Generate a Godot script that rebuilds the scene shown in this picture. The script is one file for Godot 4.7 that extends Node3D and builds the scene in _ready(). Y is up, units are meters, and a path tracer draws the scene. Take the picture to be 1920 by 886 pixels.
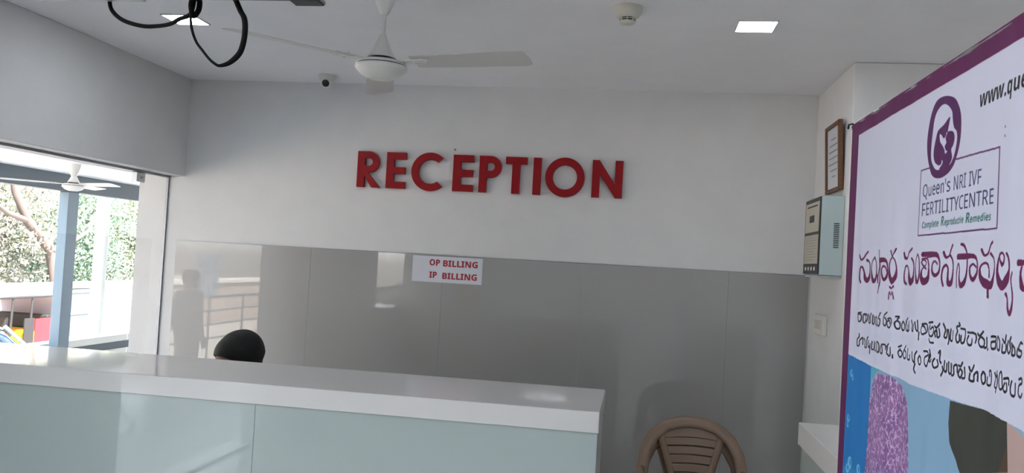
extends Node3D
# A clinic reception: back wall with raised red letters, white counter, banner at the right, veranda and street beyond the glass at the left.
# x runs along the back wall, z comes out of it, y is up; the back wall is at z = 0 and the camera stands 5 m in front of it.

const CEIL := 2.654
const XL := -2.886      # inner face of the left wall
const XG := -3.0        # glass in the left wall
const XO := -3.2        # outer face of the left wall
const VF := -0.3        # veranda floor
const VC := 2.29        # veranda ceiling
const GY := -1.12       # street
const BX := 0.4956      # banner
const BZ := 2.9146
const BTOP := 1.971
const BW := 1.2

# print on the banner, in millimetres from its far edge and above the floor: strokes are x, y, radius; outlines are x, y
const HEADLINE := [[116,1658,8,3,133,1648,8,2,147,1651,6,2,163,1660,7,2,177,1665,8,2],
	[171,1647,10,3,189,1643,5,1.4,197,1634,5,1.4,198,1620,6,2,194,1609,14,4,178,1603,16,5,163,1607,16,5,155,1620,7,2,144,1631,6,2,132,1631,8,2,125,1620,9,3,126,1607,10,3,135,1598,8,2],
	[234,1652,5,2,217,1643,4,1.4,212,1628,6,2,219,1611,12,4,231,1602,13,4,244,1608,10,3,249,1623,5,1.4,244,1641,4,1.4,234,1652,4,1.4],
	[266,1666,5,1.4,271,1648,5,1.4,277,1631,5,2,264,1614,10,3,263,1601,8,3,256,1614,6,2],
	[283,1638,4,1.4,284,1614,5,1.4,286,1601,7,2,278,1591,8,3,269,1580,9,3],
	[277,1645,15,5,307,1646,14,4,325,1641,7,2,332,1628,4,2,329,1613,10,3,313,1606,11,3,300,1613,7,2,295,1626,5,1.4,304,1633,5,2,319,1631,4,1.4,328,1623,4,1.4],
	[348,1663,7,2,359,1653,5,2,366,1654,4,2,378,1661,6,1.4,384,1666,6,2],
	[364,1651,4,1.4,348,1645,5,2,342,1631,6,2,348,1613,14,4,366,1604,16,6,385,1612,13,4,390,1628,4,2,381,1644,4,1.4,366,1651,4,1.4],
	[351,1592,7,2,365,1590,6,1.4,379,1594,6,2],
	[347,1569,6,1.4,350,1582,5,1.4,363,1577,3,1.4,373,1583,4,1.4,382,1571,5,2],
	[421,1658,6,2,428,1649,8,3,443,1648,5,2,454,1658,5,1.4,470,1665,8,2],
	[470,1647,9,2,483,1641,5,2,488,1630,4,1.4,487,1616,6,2,481,1607,14,5,468,1604,16,6,458,1613,10,3,455,1625,4,2,445,1633,5,1.4,433,1632,5,2,426,1620,5,2,428,1605,7,3,441,1600,6,2],
	[509,1654,3,1.4,500,1646,3,1.4,498,1632,3,2,503,1614,7,3,511,1603,8,2,519,1614,5,2,520,1630,3,1.4,517,1646,3,1.4,509,1654,3,1.4],
	[533,1653,11,4,569,1653,10,4,597,1653,9,3,608,1648,3,1.4],
	[530,1645,3,1.4,556,1645,3,1.4,565,1631,3,1.4,566,1619,5,2,557,1609,16,5,539,1606,16,6,529,1614,9,3,531,1626,3,1.4,547,1634,2,1.4,551,1639,3,1.4,538,1644,3,1.4,529,1639,3,1.4,540,1632,3,2,551,1628,3,1.4],
	[559,1651,11,4,596,1652,10,4,609,1646,5,2,615,1635,4,2,611,1622,6,2,596,1617,9,3,583,1623,7,2,582,1635,4,2,593,1641,4,1.4,605,1636,3,1.4],
	[560,1643,4,1.4,565,1632,4,2,563,1617,5,2],
	[631,1655,6,2,639,1647,6,2,651,1649,3,1.4,658,1659,4,1.4,664,1666,4,2],
	[655,1650,4,2,666,1642,4,1.4,670,1630,3,1.4,668,1614,6,2,662,1605,11,4,652,1605,10,4,649,1614,5,2,649,1628,4,1.4,641,1634,4,2,630,1628,5,2,626,1614,6,2,633,1601,5,2],
	[705,1666,7,2,715,1664,5,2,724,1656,3,1.4,728,1647,3,1.4,729,1631,3,1.4,726,1615,5,2,718,1605,10,4,708,1603,9,4,701,1613,5,1.4,701,1628,3,1.4,694,1636,3,1.4,688,1625,4,1.4,688,1612,3,2,691,1600,3,2],
	[690,1647,10,4,721,1647,10,4,750,1647,8,3,762,1642,3,1.4,766,1632,3,1.4,764,1621,5,2,752,1612,9,3,741,1618,5,2,739,1630,4,2,750,1635,3,1.4,761,1631,3,1.4],
	[779,1656,5,2,787,1648,5,1.4,797,1650,3,1.4,806,1661,4,1.4,814,1666,4,2],
	[808,1650,6,2,821,1643,2,1.4,825,1631,2,1.4,821,1616,5,2,811,1605,13,5,793,1607,16,6,778,1616,8,3,775,1628,4,1.4,783,1635,3,1.4,795,1636,3,1.4,802,1628,3,1.4,803,1617,5,2],
	[800,1603,2,1.4,800,1597,5,2,801,1588,6,2],
	[854,1634,6,3,845,1639,3,2,842,1647,4,2,853,1650,3,1.4,861,1645,3,1.4,860,1636,4,1.4,854,1632,4,1.4],
	[842,1649,3,1.4,836,1636,4,1.4,835,1622,6,3,844,1610,14,6,858,1605,14,6,871,1613,12,6,878,1627,3,1.4,876,1641,3,1.4,869,1649,4,1.4],
	[888,1623,2,1.4,885,1615,3,1.4,887,1606,2,1.4,891,1596,3,1.4,892,1585,3,1.4,889,1573,6,2,884,1568,6,3,878,1575,4,1.4,876,1588,2,1.4,871,1594,5,2],
	[906,1636,8,4,923,1636,7,3],
	[916,1631,3,1.4,913,1620,4,2,918,1605,9,4,925,1602,8,3]]
const SMALL := [[126,1530,4,1.4,131,1513,4,1.4,147,1514,5,1.4,149,1526,4,1.4,126,1529,5,1.4,148,1532,4,1.4],
	[160,1527,4,2,162,1512,5,1.4,177,1513,4,1.4,182,1526,4,1.4,163,1529,5,1.4,188,1530,5,1.4,196,1523,5,1.4,187,1515,5,2],
	[202,1531,5,1.4,210,1524,5,2,208,1514,5,1.4,222,1515,4,1.4,220,1526,5,1.4,226,1534,4,1.4],
	[237,1531,4,1.4,236,1514,4,1.4,246,1515,4,1.4,247,1528,4,2],
	[256,1526,4,1.4,259,1513,4,1.4,269,1513,4,1.4,270,1527,4,1.4,257,1528,4,1.4],
	[277,1527,4,1.4,282,1514,4,1.4,295,1513,4,1.4,299,1525,4,1.4,289,1528,4,1.4,300,1539,4,1.4],
	[343,1542,3,1.4,329,1536,3,1.4,324,1528,3,1.4,325,1518,4,1.4,337,1516,4,1.4,342,1526,4,1.4,332,1531,4,1.4],
	[350,1530,4,1.4,370,1532,4,1.4,376,1525,3,2,367,1515,4,1.4,353,1514,3,1.4,345,1523,4,1.4,360,1527,3,1.4,366,1522,4,1.4],
	[395,1537,4,1.4,409,1537,3,1.4,402,1532,3,1.4],
	[402,1530,3,1.4,391,1524,4,1.4,398,1515,4,1.4,412,1516,3,1.4,413,1525,4,1.4,402,1530,3,1.4],
	[429,1530,3,1.4,422,1522,3,1.4,428,1514,4,1.4,439,1516,3,1.4,440,1525,4,1.4,429,1530,3,1.4],
	[450,1531,3,1.4,462,1538,3,1.4],
	[455,1530,4,1.4,449,1523,3,2,455,1515,3,1.4,465,1517,3,1.4,464,1525,3,1.4],
	[471,1532,3,1.4,475,1518,3,1.4,465,1514,3,1.4],
	[490,1535,3,1.4,496,1527,3,1.4,495,1518,3,1.4,502,1518,3,1.4,503,1529,3,1.4],
	[510,1533,3,1.4,516,1521,3,1.4,524,1520,3,1.4,521,1537,3,1.4],
	[529,1517,3,1.4,528,1504,3,1.4],
	[543,1532,3,1.4,566,1534,2,1.4,571,1528,3,1.4,567,1520,3,1.4,545,1515,3,1.4,538,1521,2,1.4,544,1529,2,1.4,557,1528,3,1.4,563,1523,2,1.4],
	[578,1537,3,1.4,598,1539,2,1.4],
	[586,1533,2,1.4,578,1525,2,1.4,583,1516,3,1.4,596,1516,3,1.4,602,1524,2,1.4,599,1531,2,1.4,588,1527,3,1.4],
	[582,1510,3,1.4,587,1505,2,1.4,604,1505,2,1.4],
	[141,1485,4,1.4,142,1478,5,1.4,128,1471,5,1.4,130,1458,5,1.4,145,1460,4,1.4,147,1470,4,1.4,164,1478,5,1.4,166,1464,5,1.4],
	[175,1477,5,1.4,184,1470,4,2,182,1460,4,1.4,196,1461,4,1.4,197,1477,4,2,206,1483,5,1.4],
	[211,1476,4,1.4,213,1463,4,2,223,1464,5,2],
	[226,1470,4,2,225,1451,5,2],
	[238,1476,4,1.4,237,1461,4,1.4,251,1462,4,1.4,252,1476,4,2],
	[262,1475,4,2,261,1460,4,2,274,1461,4,1.4],
	[281,1478,4,1.4,287,1460,4,1.4,299,1462,4,2,297,1476,4,1.4,284,1480,4,1.4],
	[310,1472,4,1.4,309,1461,4,1.4,324,1460,4,1.4,323,1471,4,1.4,316,1476,4,1.4,343,1478,4,1.4,347,1470,4,1.4],
	[352,1475,4,1.4,363,1482,4,1.4],
	[358,1474,4,1.4,354,1463,4,1.4,366,1461,4,1.4],
	[376,1476,3,1.4,377,1462,4,1.4,366,1459,4,1.4],
	[389,1463,3,1.4,389,1458,4,1.4],
	[411,1481,4,1.4,427,1485,3,1.4],
	[420,1478,3,1.4,410,1471,3,1.4,417,1463,3,1.4,430,1466,3,1.4,429,1474,3,1.4,418,1475,3,1.4],
	[444,1479,3,1.4,437,1470,3,1.4,446,1463,3,1.4,459,1467,3,1.4,458,1475,3,1.4,447,1479,3,1.4,456,1487,3,1.4],
	[472,1483,3,1.4,471,1473,3,1.4,472,1465,3,1.4,487,1465,3,1.4,488,1473,3,1.4],
	[502,1480,3,1.4,504,1469,3,1.4,514,1463,3,1.4,515,1476,3,1.4,523,1483,3,1.4],
	[517,1461,3,1.4,513,1451,3,1.4,519,1445,3,1.4],
	[536,1477,3,1.4,530,1470,3,1.4,536,1462,2,1.4,545,1465,2,1.4,543,1474,3,1.4,536,1477,3,1.4],
	[558,1487,3,1.4,576,1488,2,1.4,581,1483,2,1.4,564,1477,2,1.4,563,1467,2,1.4,574,1463,3,1.4,582,1471,3,1.4],
	[588,1492,3,1.4,591,1487,3,1.4,585,1480,3,1.4,591,1472,2,1.4,597,1477,2,1.4],
	[606,1533,3,1.4,614,1531,4,1.4,627,1538,3,2],
	[625,1530,3,1.4,629,1519,3,1.4,619,1516,3,1.4,615,1526,3,2,607,1523,4,1.4,611,1516,3,1.4],
	[642,1539,3,2,651,1530,3,1.4,647,1519,3,1.4,657,1519,3,1.4,658,1531,3,2],
	[663,1531,3,1.4,667,1517,3,1.4,665,1509,3,1.4],
	[673,1532,3,2,672,1517,3,1.4,682,1516,3,1.4,685,1531,3,1.4],
	[711,1545,3,1.4,714,1541,3,1.4,701,1538,2,1.4,706,1532,3,1.4,700,1523,3,1.4,705,1515,3,1.4,714,1518,3,1.4,713,1527,3,1.4],
	[719,1537,3,1.4,733,1536,2,1.4,734,1526,2,1.4,730,1517,3,1.4,721,1516,3,1.4,720,1526,3,1.4],
	[742,1533,2,1.4,767,1533,3,1.4,772,1527,3,1.4,769,1520,2,1.4],
	[746,1528,3,1.4,741,1521,2,1.4,746,1515,2,1.4,756,1516,3,1.4,758,1524,2,1.4],
	[776,1534,2,1.4,782,1531,3,1.4,792,1538,2,1.4],
	[784,1530,3,1.4,779,1523,2,1.4,784,1516,2,1.4,794,1517,2,1.4,795,1526,2,1.4,786,1530,3,1.4],
	[802,1530,3,1.4,803,1518,3,1.4,796,1515,2,1.4],
	[808,1515,2,1.4,806,1513,2,1.4],
	[820,1533,2,1.4,837,1534,2,1.4,837,1528,2,1.4,822,1525,3,1.4,823,1517,2,1.4,836,1518,3,1.4,839,1525,3,1.4],
	[846,1535,2,1.4,845,1525,2,1.4,847,1518,3,1.4,856,1518,3,1.4,857,1529,2,1.4,849,1535,3,1.4],
	[868,1533,2,1.4,875,1529,2,1.4,878,1539,2,1.4],
	[868,1526,2,1.4,867,1516,3,1.4,878,1517,2,1.4,879,1527,2,1.4],
	[885,1532,2,1.4,883,1522,2,1.4,888,1516,2,1.4,893,1522,2,1.4,890,1531,3,1.4,893,1538,2,1.4],
	[896,1530,2,1.4,898,1522,2,1.4,897,1515,2,1.4,905,1516,2,1.4,904,1524,2,1.4,897,1528,2,1.4],
	[913,1524,2,1.4,912,1516,2,1.4,923,1515,2,1.4,926,1522,2,1.4,916,1524,2,1.4,922,1533,2,1.4,928,1532,2,1.4],
	[627,1491,3,1.4,634,1494,4,2,633,1480,3,1.4,639,1476,3,2],
	[612,1480,4,1.4,603,1472,3,2,611,1465,4,1.4,627,1470,3,1.4,623,1479,3,1.4],
	[645,1471,3,1.4,648,1464,3,1.4,641,1456,3,2],
	[590,1487,3,1.4,593,1482,4,1.4,583,1473,4,1.4],
	[654,1481,3,1.4,653,1466,3,1.4,663,1466,3,2,664,1478,3,1.4],
	[671,1481,3,1.4,673,1465,3,1.4,682,1465,3,1.4,681,1480,3,1.4],
	[688,1479,3,1.4,687,1463,3,1.4,699,1465,3,1.4,698,1477,3,1.4,709,1480,3,1.4,712,1470,3,1.4],
	[716,1481,3,1.4,723,1480,3,1.4,729,1486,3,2],
	[721,1476,3,1.4,715,1467,3,1.4,724,1463,3,1.4,730,1472,3,1.4,723,1476,3,1.4],
	[737,1480,3,1.4,740,1466,2,1.4,731,1463,3,1.4],
	[753,1482,3,2,760,1477,3,1.4,768,1487,2,1.4],
	[756,1473,3,1.4,755,1464,3,1.4,768,1464,3,1.4,769,1473,3,1.4,779,1478,3,1.4,780,1466,3,1.4],
	[795,1481,3,1.4,790,1473,2,1.4,795,1464,2,1.4,802,1468,3,1.4,801,1477,3,1.4,795,1481,3,1.4],
	[810,1475,2,1.4,809,1465,2,1.4,824,1466,2,1.4,827,1476,2,1.4,824,1485,2,1.4,817,1484,2,1.4,819,1478,2,1.4],
	[839,1484,3,1.4,845,1479,3,1.4,850,1488,2,1.4],
	[842,1476,2,1.4,839,1466,2,1.4,849,1465,2,1.4,853,1473,3,1.4,852,1482,3,1.4],
	[847,1464,2,1.4,845,1459,3,1.4],
	[861,1486,2,1.4,859,1475,2,1.4,863,1466,2,1.4,872,1468,2,1.4,871,1478,2,1.4,868,1489,2,1.4,861,1486,2,1.4],
	[876,1481,2,1.4,891,1483,2,1.4,892,1475,2,1.4],
	[880,1476,2,1.4,875,1468,2,1.4,881,1464,2,1.4,887,1468,2,1.4,885,1476,2,1.4],
	[900,1481,2,1.4,897,1471,2,1.4,900,1463,2,1.4,910,1464,2,1.4,910,1479,2,1.4],
	[921,1486,2,1.4,930,1488,2,1.4,931,1482,2,1.4,922,1478,2,1.4,921,1467,2,1.4,929,1464,2,1.4,933,1469,2,1.4]]
const P_RING_OUT := [609,1916,651,1904,675,1881,682,1853,677,1825,662,1801,633,1784,596,1780,561,1789,541,1813,531,1843,534,1871,548,1898,571,1915]
const P_RING_IN := [612,1902,629,1895,642,1884,645,1873,651,1857,664,1848,667,1834,661,1819,651,1806,640,1798,620,1795,585,1795,564,1806,553,1820,553,1842,557,1862,563,1883,575,1896,595,1903]
const P_FIGURE := [634,1877,612,1869,593,1865,581,1860,574,1848,567,1834,566,1822,574,1810,592,1802,603,1804,605,1810,609,1804,595,1795,621,1789,636,1797,647,1808,643,1822,650,1828,655,1839,650,1849,638,1853,628,1854,631,1864]
const P_HEART := [591,1854,598,1853,610,1845,619,1848,622,1853,626,1852,619,1844,623,1836,616,1831,621,1824,628,1821,619,1818,615,1826,603,1835,594,1842]
const P_PIC := [76,1422,239,1425,314,1426,504,1422,675,1425,800,1428,887,1425,937,1424]
const P_BLUE := [76,1422,239,1425,240,1386,235,1278,225,1200,81,1166]
const P_TEAL := [239,1425,314,1426,274,1414,246,1399]
const P_PURPLE := [284,1415,383,1423,448,1409,485,1385,497,1351,508,1268,225,1200,235,1278,240,1353,251,1388]
const P_HAIR := [687,1423,800,1428,891,1426,894,1396,870,1355,740,1323,694,1359,682,1387]
const P_BROWN := [891,1426,899,1362,861,1353,871,1403]
const L_BOX := [549,1803,505,1803,505,1687,829,1685,830,1799,666,1803]

class MB:
	var v := PackedVector3Array()
	var n := PackedVector3Array()
	var uv := PackedVector2Array()
	var t := Transform3D()
	func tri(a: Vector3, b: Vector3, c: Vector3, na: Vector3, nb: Vector3, nc: Vector3, ua := Vector2.ZERO, ub := Vector2.ZERO, uc := Vector2.ZERO) -> void:
		var f := (b - a).cross(c - a)
		if f.length_squared() < 1e-16:
			return
		var pb := b
		var pc := c
		var mb := nb
		var mc := nc
		var wb := ub
		var wc := uc
		if f.dot(na + nb + nc) > 0.0:
			pb = c; pc = b; mb = nc; mc = nb; wb = uc; wc = ub
		v.append(t * a); v.append(t * pb); v.append(t * pc)
		n.append((t.basis * na).normalized()); n.append((t.basis * mb).normalized()); n.append((t.basis * mc).normalized())
		uv.append(ua); uv.append(wb); uv.append(wc)
	func quad(a: Vector3, b: Vector3, c: Vector3, d: Vector3, nn: Vector3) -> void:
		tri(a, b, c, nn, nn, nn)
		tri(a, c, d, nn, nn, nn)
	func box(c: Vector3, s: Vector3, bev := 0.004) -> void:
		var h := s * 0.5
		var b := minf(bev, minf(h.x, minf(h.y, h.z)) * 0.6)
		var P := func(sg: Vector3, ax: int) -> Vector3:
			var p := sg * (h - Vector3(b, b, b))
			p[ax] = sg[ax] * h[ax]
			return c + p
		var A := [Vector3.RIGHT, Vector3.UP, Vector3.BACK]
		for ax in 3:
			var u := (ax + 1) % 3
			var w := (ax + 2) % 3
			for s0 in [-1.0, 1.0]:
				var q := []
				for k in [[-1, -1], [1, -1], [1, 1], [-1, 1]]:
					var sg := Vector3.ZERO
					sg[ax] = s0; sg[u] = k[0]; sg[w] = k[1]
					q.append(P.call(sg, ax))
				quad(q[0], q[1], q[2], q[3], A[ax] * s0)
				for s1 in [-1.0, 1.0]:
					# edge between faces ax and u, running along w
					var g0 := Vector3.ZERO
					g0[ax] = s0; g0[u] = s1; g0[w] = -1
					var g1 := g0
					g1[w] = 1
					var na: Vector3 = A[ax] * s0
					var nu: Vector3 = A[u] * s1
					var a0: Vector3 = P.call(g0, ax)
					var a1: Vector3 = P.call(g1, ax)
					var b0: Vector3 = P.call(g0, u)
					var b1: Vector3 = P.call(g1, u)
					tri(a0, a1, b1, na, na, nu)
					tri(a0, b1, b0, na, nu, nu)
		for sx in [-1.0, 1.0]:
			for sy in [-1.0, 1.0]:
				for sz in [-1.0, 1.0]:
					var sg := Vector3(sx, sy, sz)
					tri(P.call(sg, 0), P.call(sg, 1), P.call(sg, 2), Vector3(sx, 0, 0), Vector3(0, sy, 0), Vector3(0, 0, sz))
	func lohi(lo: Vector3, hi: Vector3, bev := 0.004) -> void:
		box((lo + hi) * 0.5, hi - lo, bev)
	func lathe(pr: Array, seg := 32, c := Vector3.ZERO) -> void:
		# pr: [radius, y] pairs, from top to bottom or bottom to top, outside on the right of the direction when going down
		var m := pr.size()
		var ns := []
		for i in m - 1:
			var d := Vector2(pr[i + 1][0] - pr[i][0], pr[i + 1][1] - pr[i][1]).normalized()
			ns.append(Vector2(-d.y, d.x) if pr[0][1] > pr[m - 1][1] else Vector2(d.y, -d.x))
		for i in m - 1:
			var n0: Vector2 = ns[i]
			var n1: Vector2 = ns[i]
			if i > 0 and ns[i - 1].dot(ns[i]) > 0.75:
				n0 = (ns[i - 1] + ns[i]).normalized()
			if i < m - 2 and ns[i + 1].dot(ns[i]) > 0.75:
				n1 = (ns[i + 1] + ns[i]).normalized()
			for k in seg:
				var a := TAU * k / seg
				var b := TAU * (k + 1) / seg
				var ca := Vector3(cos(a), 0, sin(a))
				var cb := Vector3(cos(b), 0, sin(b))
				var p00: Vector3 = c + ca * pr[i][0] + Vector3.UP * pr[i][1]
				var p01: Vector3 = c + cb * pr[i][0] + Vector3.UP * pr[i][1]
				var p10: Vector3 = c + ca * pr[i + 1][0] + Vector3.UP * pr[i + 1][1]
				var p11: Vector3 = c + cb * pr[i + 1][0] + Vector3.UP * pr[i + 1][1]
				tri(p00, p01, p11, ca * n0.x + Vector3.UP * n0.y, cb * n0.x + Vector3.UP * n0.y, cb * n1.x + Vector3.UP * n1.y)
				tri(p00, p11, p10, ca * n0.x + Vector3.UP * n0.y, cb * n1.x + Vector3.UP * n1.y, ca * n1.x + Vector3.UP * n1.y)
	func tube(path: Array, rad, seg := 8, flat := 1.0, side := Vector3.ZERO) -> void:
		# rad: a number or one per point; flat squeezes the section along the second axis
		var m := path.size()
		var up := Vector3.UP
		var rings := []
		var norms := []
		for i in m:
			var d: Vector3 = (path[mini(i + 1, m - 1)] - path[maxi(i - 1, 0)]).normalized()
			if i == 0:
				up = side if side != Vector3.ZERO else (Vector3.UP if absf(d.y) < 0.9 else Vector3.RIGHT)
			var r := d.cross(up).normalized()
			up = r.cross(d).normalized()
			var ra: float = rad[i] if rad is Array else rad
			var ring := []
			var nr := []
			for k in seg:
				var a := TAU * k / seg
				ring.append(path[i] + r * cos(a) * ra * flat + up * sin(a) * ra)
				nr.append((r * cos(a) + up * sin(a) * flat).normalized())
			rings.append(ring)
			norms.append(nr)
		for i in m - 1:
			for k in seg:
				var j := (k + 1) % seg
				tri(rings[i][k], rings[i][j], rings[i + 1][j], norms[i][k], norms[i][j], norms[i + 1][j])
				tri(rings[i][k], rings[i + 1][j], rings[i + 1][k], norms[i][k], norms[i + 1][j], norms[i + 1][k])
		for e in [0, m - 1]:
			var dn: Vector3 = (path[0] - path[1]).normalized() if e == 0 else (path[m - 1] - path[m - 2]).normalized()
			for k in seg:
				tri(path[e], rings[e][k], rings[e][(k + 1) % seg], dn, dn, dn)
	func prism(pts: PackedVector2Array, z0: float, z1: float) -> void:
		var idx := Geometry2D.triangulate_polygon(pts)
		for i in range(0, idx.size(), 3):
			for z in [z0, z1]:
				var nn := Vector3(0, 0, 1.0 if z == maxf(z0, z1) else -1.0)
				tri(Vector3(pts[idx[i]].x, pts[idx[i]].y, z), Vector3(pts[idx[i + 1]].x, pts[idx[i + 1]].y, z), Vector3(pts[idx[i + 2]].x, pts[idx[i + 2]].y, z), nn, nn, nn)
		var area := 0.0
		for i in pts.size():
			area += pts[i].cross(pts[(i + 1) % pts.size()])
		var s := signf(area)
		var m := pts.size()
		var en := []
		for i in m:
			var d := (pts[(i + 1) % m] - pts[i]).normalized()
			en.append(Vector2(d.y, -d.x) * s)
		for i in m:
			var j := (i + 1) % m
			var e0: Vector2 = en[i]
			var e1: Vector2 = en[i]
			if en[(i + m - 1) % m].dot(en[i]) > 0.8:
				e0 = (en[(i + m - 1) % m] + en[i]).normalized()
			if en[j].dot(en[i]) > 0.8:
				e1 = (en[j] + en[i]).normalized()
			var n0 := Vector3(e0.x, e0.y, 0)
			var n1 := Vector3(e1.x, e1.y, 0)
			var a := Vector3(pts[i].x, pts[i].y, z0)
			var b := Vector3(pts[j].x, pts[j].y, z0)
			var c := Vector3(pts[j].x, pts[j].y, z1)
			var d2 := Vector3(pts[i].x, pts[i].y, z1)
			tri(a, b, c, n0, n1, n1)
			tri(a, c, d2, n0, n1, n0)
	func prism_up(pts: Array, y0: float, y1: float) -> void:
		# a flat plate: the outline lies in x and z
		var keep := t
		t = t * Transform3D(Basis(Vector3.RIGHT, PI / 2), Vector3.ZERO)
		prism(PackedVector2Array(pts), -y1, -y0)
		t = keep
	func grid(rows: Array, thick := 0.0) -> void:
		# rows of points; smooth normals from neighbours; thick > 0 gives it a back
		var R := rows.size()
		var C: int = rows[0].size()
		var N := []
		for i in R:
			var nr := []
			for j in C:
				var du: Vector3 = rows[i][mini(j + 1, C - 1)] - rows[i][maxi(j - 1, 0)]
				var dv: Vector3 = rows[mini(i + 1, R - 1)][j] - rows[maxi(i - 1, 0)][j]
				nr.append(du.cross(dv).normalized())
			N.append(nr)
		for side in ([0] if thick <= 0.0 else [0, 1]):
			var k := -float(side) * thick
			var sg: float = 1.0 - 2.0 * side
			for i in R - 1:
				for j in C - 1:
					var q := [[i, j], [i, j + 1], [i + 1, j + 1], [i + 1, j]]
					var p := []
					var m := []
					var w := []
					for a in q:
						p.append(rows[a[0]][a[1]] + N[a[0]][a[1]] * k)
						m.append(N[a[0]][a[1]] * sg)
						w.append(Vector2(float(a[1]) / (C - 1), float(a[0]) / (R - 1)))
					tri(p[0], p[1], p[2], m[0], m[1], m[2], w[0], w[1], w[2])
					tri(p[0], p[2], p[3], m[0], m[2], m[3], w[0], w[2], w[3])
		if thick > 0.0:
			var rim := []
			for j in C: rim.append([0, j])
			for i in range(1, R): rim.append([i, C - 1])
			for j in range(C - 2, -1, -1): rim.append([R - 1, j])
			for i in range(R - 2, 0, -1): rim.append([i, 0])
			for q in rim.size():
				var a: Array = rim[q]
				var b: Array = rim[(q + 1) % rim.size()]
				var pa: Vector3 = rows[a[0]][a[1]]
				var pb: Vector3 = rows[b[0]][b[1]]
				var qa: Vector3 = pa - N[a[0]][a[1]] * thick
				var qb: Vector3 = pb - N[b[0]][b[1]] * thick
				var mid: Vector3 = rows[R / 2][C / 2]
				var nn := (pb - pa).cross(qa - pa).normalized()
				if nn.dot(pa - mid) < 0: nn = -nn
				quad(pa, pb, qb, qa, nn)
	func mesh() -> ArrayMesh:
		var arr := []
		arr.resize(Mesh.ARRAY_MAX)
		arr[Mesh.ARRAY_VERTEX] = v
		arr[Mesh.ARRAY_NORMAL] = n
		arr[Mesh.ARRAY_TEX_UV] = uv
		var m := ArrayMesh.new()
		m.add_surface_from_arrays(Mesh.PRIMITIVE_TRIANGLES, arr)
		return m

var M := {}
var used := {}

func numbered(called: String) -> String:
	used[called] = used.get(called, -1) + 1
	return called if used[called] == 0 else "%s_%03d" % [called, used[called]]

func put(called: String, mb, m: Material, parent: Node = self) -> MeshInstance3D:
	var o := MeshInstance3D.new()
	o.name = numbered(called) if parent == self else called
	o.mesh = mb.mesh() if mb is MB else mb
	o.material_override = m
	parent.add_child(o, true)
	return o

func tag(o: Node, label: String, category: String, group := "") -> Node:
	o.set_meta("label", label)
	o.set_meta("category", category)
	if group: o.set_meta("group", group)
	return o

func struct(o: Node) -> Node:
	o.set_meta("kind", "structure")
	return o

func thing(called: String, label: String, category: String, at := Vector3.ZERO, turn := 0.0, group := "") -> Node3D:
	var o := Node3D.new()
	o.name = numbered(called)
	add_child(o)
	o.position = at
	o.rotation.y = turn
	tag(o, label, category, group)
	return o

func dup(src: Node3D, called: String, at: Vector3, turn: float, label: String, group := "") -> Node3D:
	var o: Node3D = src.duplicate()
	o.name = numbered(called)
	add_child(o)
	o.position = at
	o.rotation.y = turn
	o.set_meta("label", label)
	if group: o.set_meta("group", group)
	return o

func bx(lo: Vector3, hi: Vector3, bev := 0.004) -> MB:
	var b := MB.new()
	b.lohi(lo, hi, bev)
	return b

func mat(called: String, c: Color, rough := 0.6, metal := 0.0, spec := 0.5) -> StandardMaterial3D:
	var m := StandardMaterial3D.new()
	m.resource_name = called
	m.albedo_color = c
	m.roughness = rough
	m.metallic = metal
	m.metallic_specular = spec
	M[called] = m
	return m

func noise_tex(freq: float, lo: Color, hi: Color, sd := 1, size := 256, oct := 4) -> NoiseTexture2D:
	var f := FastNoiseLite.new()
	f.seed = sd
	f.frequency = freq
	f.fractal_octaves = oct
	var g := Gradient.new()
	g.set_color(0, lo)
	g.set_color(1, hi)
	var t := NoiseTexture2D.new()
	t.width = size
	t.height = size
	t.seamless = true
	t.noise = f
	t.color_ramp = g
	return t

func mottle(m: StandardMaterial3D, freq: float, spread: float, scale: float, sd := 1) -> void:
	# grain of the paint or fabric: small random steps of tone
	m.albedo_texture = noise_tex(freq, Color(1 - spread, 1 - spread, 1 - spread), Color(1, 1, 1), sd)
	m.uv1_triplanar = true
	m.uv1_world_triplanar = true
	m.uv1_scale = Vector3.ONE * scale

func relief(m: StandardMaterial3D, freq: float, scale: float, cm: float, sd := 3) -> void:
	m.heightmap_enabled = true
	m.heightmap_texture = noise_tex(freq, Color.BLACK, Color.WHITE, sd)
	m.heightmap_scale = cm
	m.uv1_triplanar = true
	m.uv1_world_triplanar = true
	m.uv1_scale = Vector3.ONE * scale

# ---- flat print -------------------------------------------------------------------------------------------------
func fill_poly(im: Image, pts: PackedVector2Array, c: Color) -> void:
	var y0 := INF
	var y1 := -INF
	for p in pts:
		y0 = minf(y0, p.y)
		y1 = maxf(y1, p.y)
	for y in range(maxi(0, int(y0)), mini(im.get_height(), int(y1) + 1)):
		var xs := []
		var yc := y + 0.5
		for i in pts.size():
			var a := pts[i]
			var b := pts[(i + 1) % pts.size()]
			if (a.y <= yc) != (b.y <= yc):
				xs.append(a.x + (yc - a.y) / (b.y - a.y) * (b.x - a.x))
		xs.sort()
		for k in range(0, xs.size() - 1, 2):
			var x0 := int(round(xs[k]))
			var x1 := int(round(xs[k + 1]))
			if x1 > x0:
				im.fill_rect(Rect2i(x0, y, x1 - x0, 1), c)

func disc(im: Image, p: Vector2, r: float, c: Color) -> void:
	for dy in range(-int(r), int(r) + 1):
		var w := int(round(sqrt(maxf(0.0, r * r - dy * dy))))
		im.fill_rect(Rect2i(int(p.x) - w, int(p.y) + dy, 2 * w + 1, 1), c)

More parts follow.
